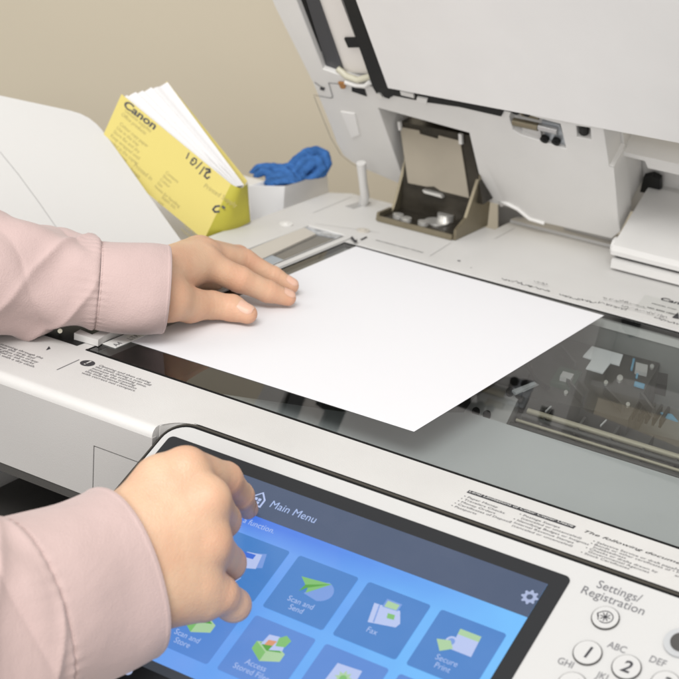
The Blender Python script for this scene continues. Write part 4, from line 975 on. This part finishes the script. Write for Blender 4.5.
def sleeve(cuffk, armk, seed, lab):
    rs = np.random.default_rng(seed); ph = rs.uniform(0, 6, 8)
    def fc(s, th): return .0006*math.sin(3*th+5*s+ph[0]) + .0008*math.sin(2*th-3*s+ph[1]) + .0006*math.exp(-((s-1)/.12)**2)*math.sin(41*th+ph[2])*math.sin(3*th+ph[3]) - .0009*math.exp(-((s-1)/.04)**2) + .0004*math.exp(-((s-.05)/.012)**2)
    def fa(s, th):
        g = math.exp(-s/.10)
        return (.0009*g*math.sin(41*th+ph[2]+2*s)*math.sin(3*th+ph[3]) + .0010*math.exp(-((s-.05)/.05)**2) - .0012*math.exp(-(s/.015)**2)
                + .0030*(1-g)*math.sin(2*th+9*s+ph[3]) * math.sin(7*s+ph[4]) + .0036*(1-g)*(1-abs(math.sin(1.5*th+6.5*s+.5*math.sin(5*s+th)+ph[5])))**3 - .0016*(1-g)*(1-abs(math.sin(th-5*s+.6*math.sin(9*s)+ph[7])))**4
                + .0020*(1-g)*math.sin(5*th-11*s+ph[6]) * math.exp(-((s-.35)/.3)**2))
    bm = bmesh.new(); rr = loft(bm, armk, fa, 26, capend=True)
    sl = obj('sleeve', bm, PINK, per, label=lab, autos=180)
    bm = bmesh.new(); rc_ = loft(bm, cuffk, fc, 22, thick=.0016)
    st_ = [[np.array(v.co) for v in rc_[i]] for i in (-3,)]
    ctr = sum(np.array(v.co) for v in rc_[-1])/len(rc_[-1])
    cf = obj('cuff', bm, PINK, sl, autos=180)
    bm = bmesh.new(); ring = st_[0]; n = len(ring)
    for k in range(n):
        p, q = ring[k], ring[(k+1) % n]
        d = p-ctr; d /= np.linalg.norm(d); e = (q-p)*.32
        tube(bm, [p+d*.00025-e, p+d*.0004, p+d*.00025+e], .00021, 5)
    obj('stitching', bm, THREAD, sl)
    return sl
# left arm: resting over the deck
def lk_(px, py, h, hh, dd, nxt):
    c = lh(px, py, h); ax = lh(*nxt)-c; a, b = frame(ax, UP); return (c, a*hh*mm, b*dd*mm)
kc1 = [(166, 290, 33, 28.5, 28), (148, 289.5, 33.5, 30, 29), (122, 287.5, 34, 30.5, 30), (97, 284.5, 34.5, 30, 30)]
ka1 = [(97.5, 284.5, 34.5, 29.6, 29.6), (70, 280, 36, 33.5, 32), (30, 278, 38, 37, 35), (-20, 274, 42, 42, 38), (-120, 268, 52, 47, 42), (-260, 262, 75, 52, 46)]
ax_l = lh(0, 277, 40)-lh(160, 290, 33)
a_, b_ = frame(ax_l, UP)
lsl_ = sleeve([(lh(x, y, h), a_*hh*mm, b_*dd*mm) for x, y, h, hh, dd in kc1], [(lh(x, y, h), a_*hh*mm, b_*dd*mm) for x, y, h, hh, dd in ka1], 3, 'pink sleeve resting across the deck edge')
# right arm: lower left corner
kc2 = [(123, 573, .848, 45.5, 39), (92, 587, .838, 46.5, 40), (58, 600, .826, 47.5, 42), (26, 612, .814, 47.5, 43)]
ka2 = [(27, 612, .814, 47, 42.4), (0, 622, .805, 51, 45), (-50, 640, .788, 54, 48), (-125, 670, .762, 57, 51), (-230, 712, .73, 60, 54), (-380, 770, .69, 62, 56)]
ax_r = R(26, 612, .814)-R(123, 573, .848)
a_, b_ = frame(ax_r, UP)
rsl_ = sleeve([(R(x, y, z), a_*hh*mm, b_*dd*mm) for x, y, z, hh, dd in kc2], [(R(x, y, z), a_*hh*mm, b_*dd*mm) for x, y, z, hh, dd in ka2], 8, 'pink sleeve with wide cuff nearest the screen')

# ------------------------------------------------------------------ put every Empty at the base of its thing
bpy.context.view_layer.update()
for o in [o for o in SC.objects if o.type == 'EMPTY']:
    lo = Vector(o['loc']); del o['loc']
    o.location = lo
    for ch in o.children: ch.matrix_parent_inverse = Matrix.Translation(-lo)
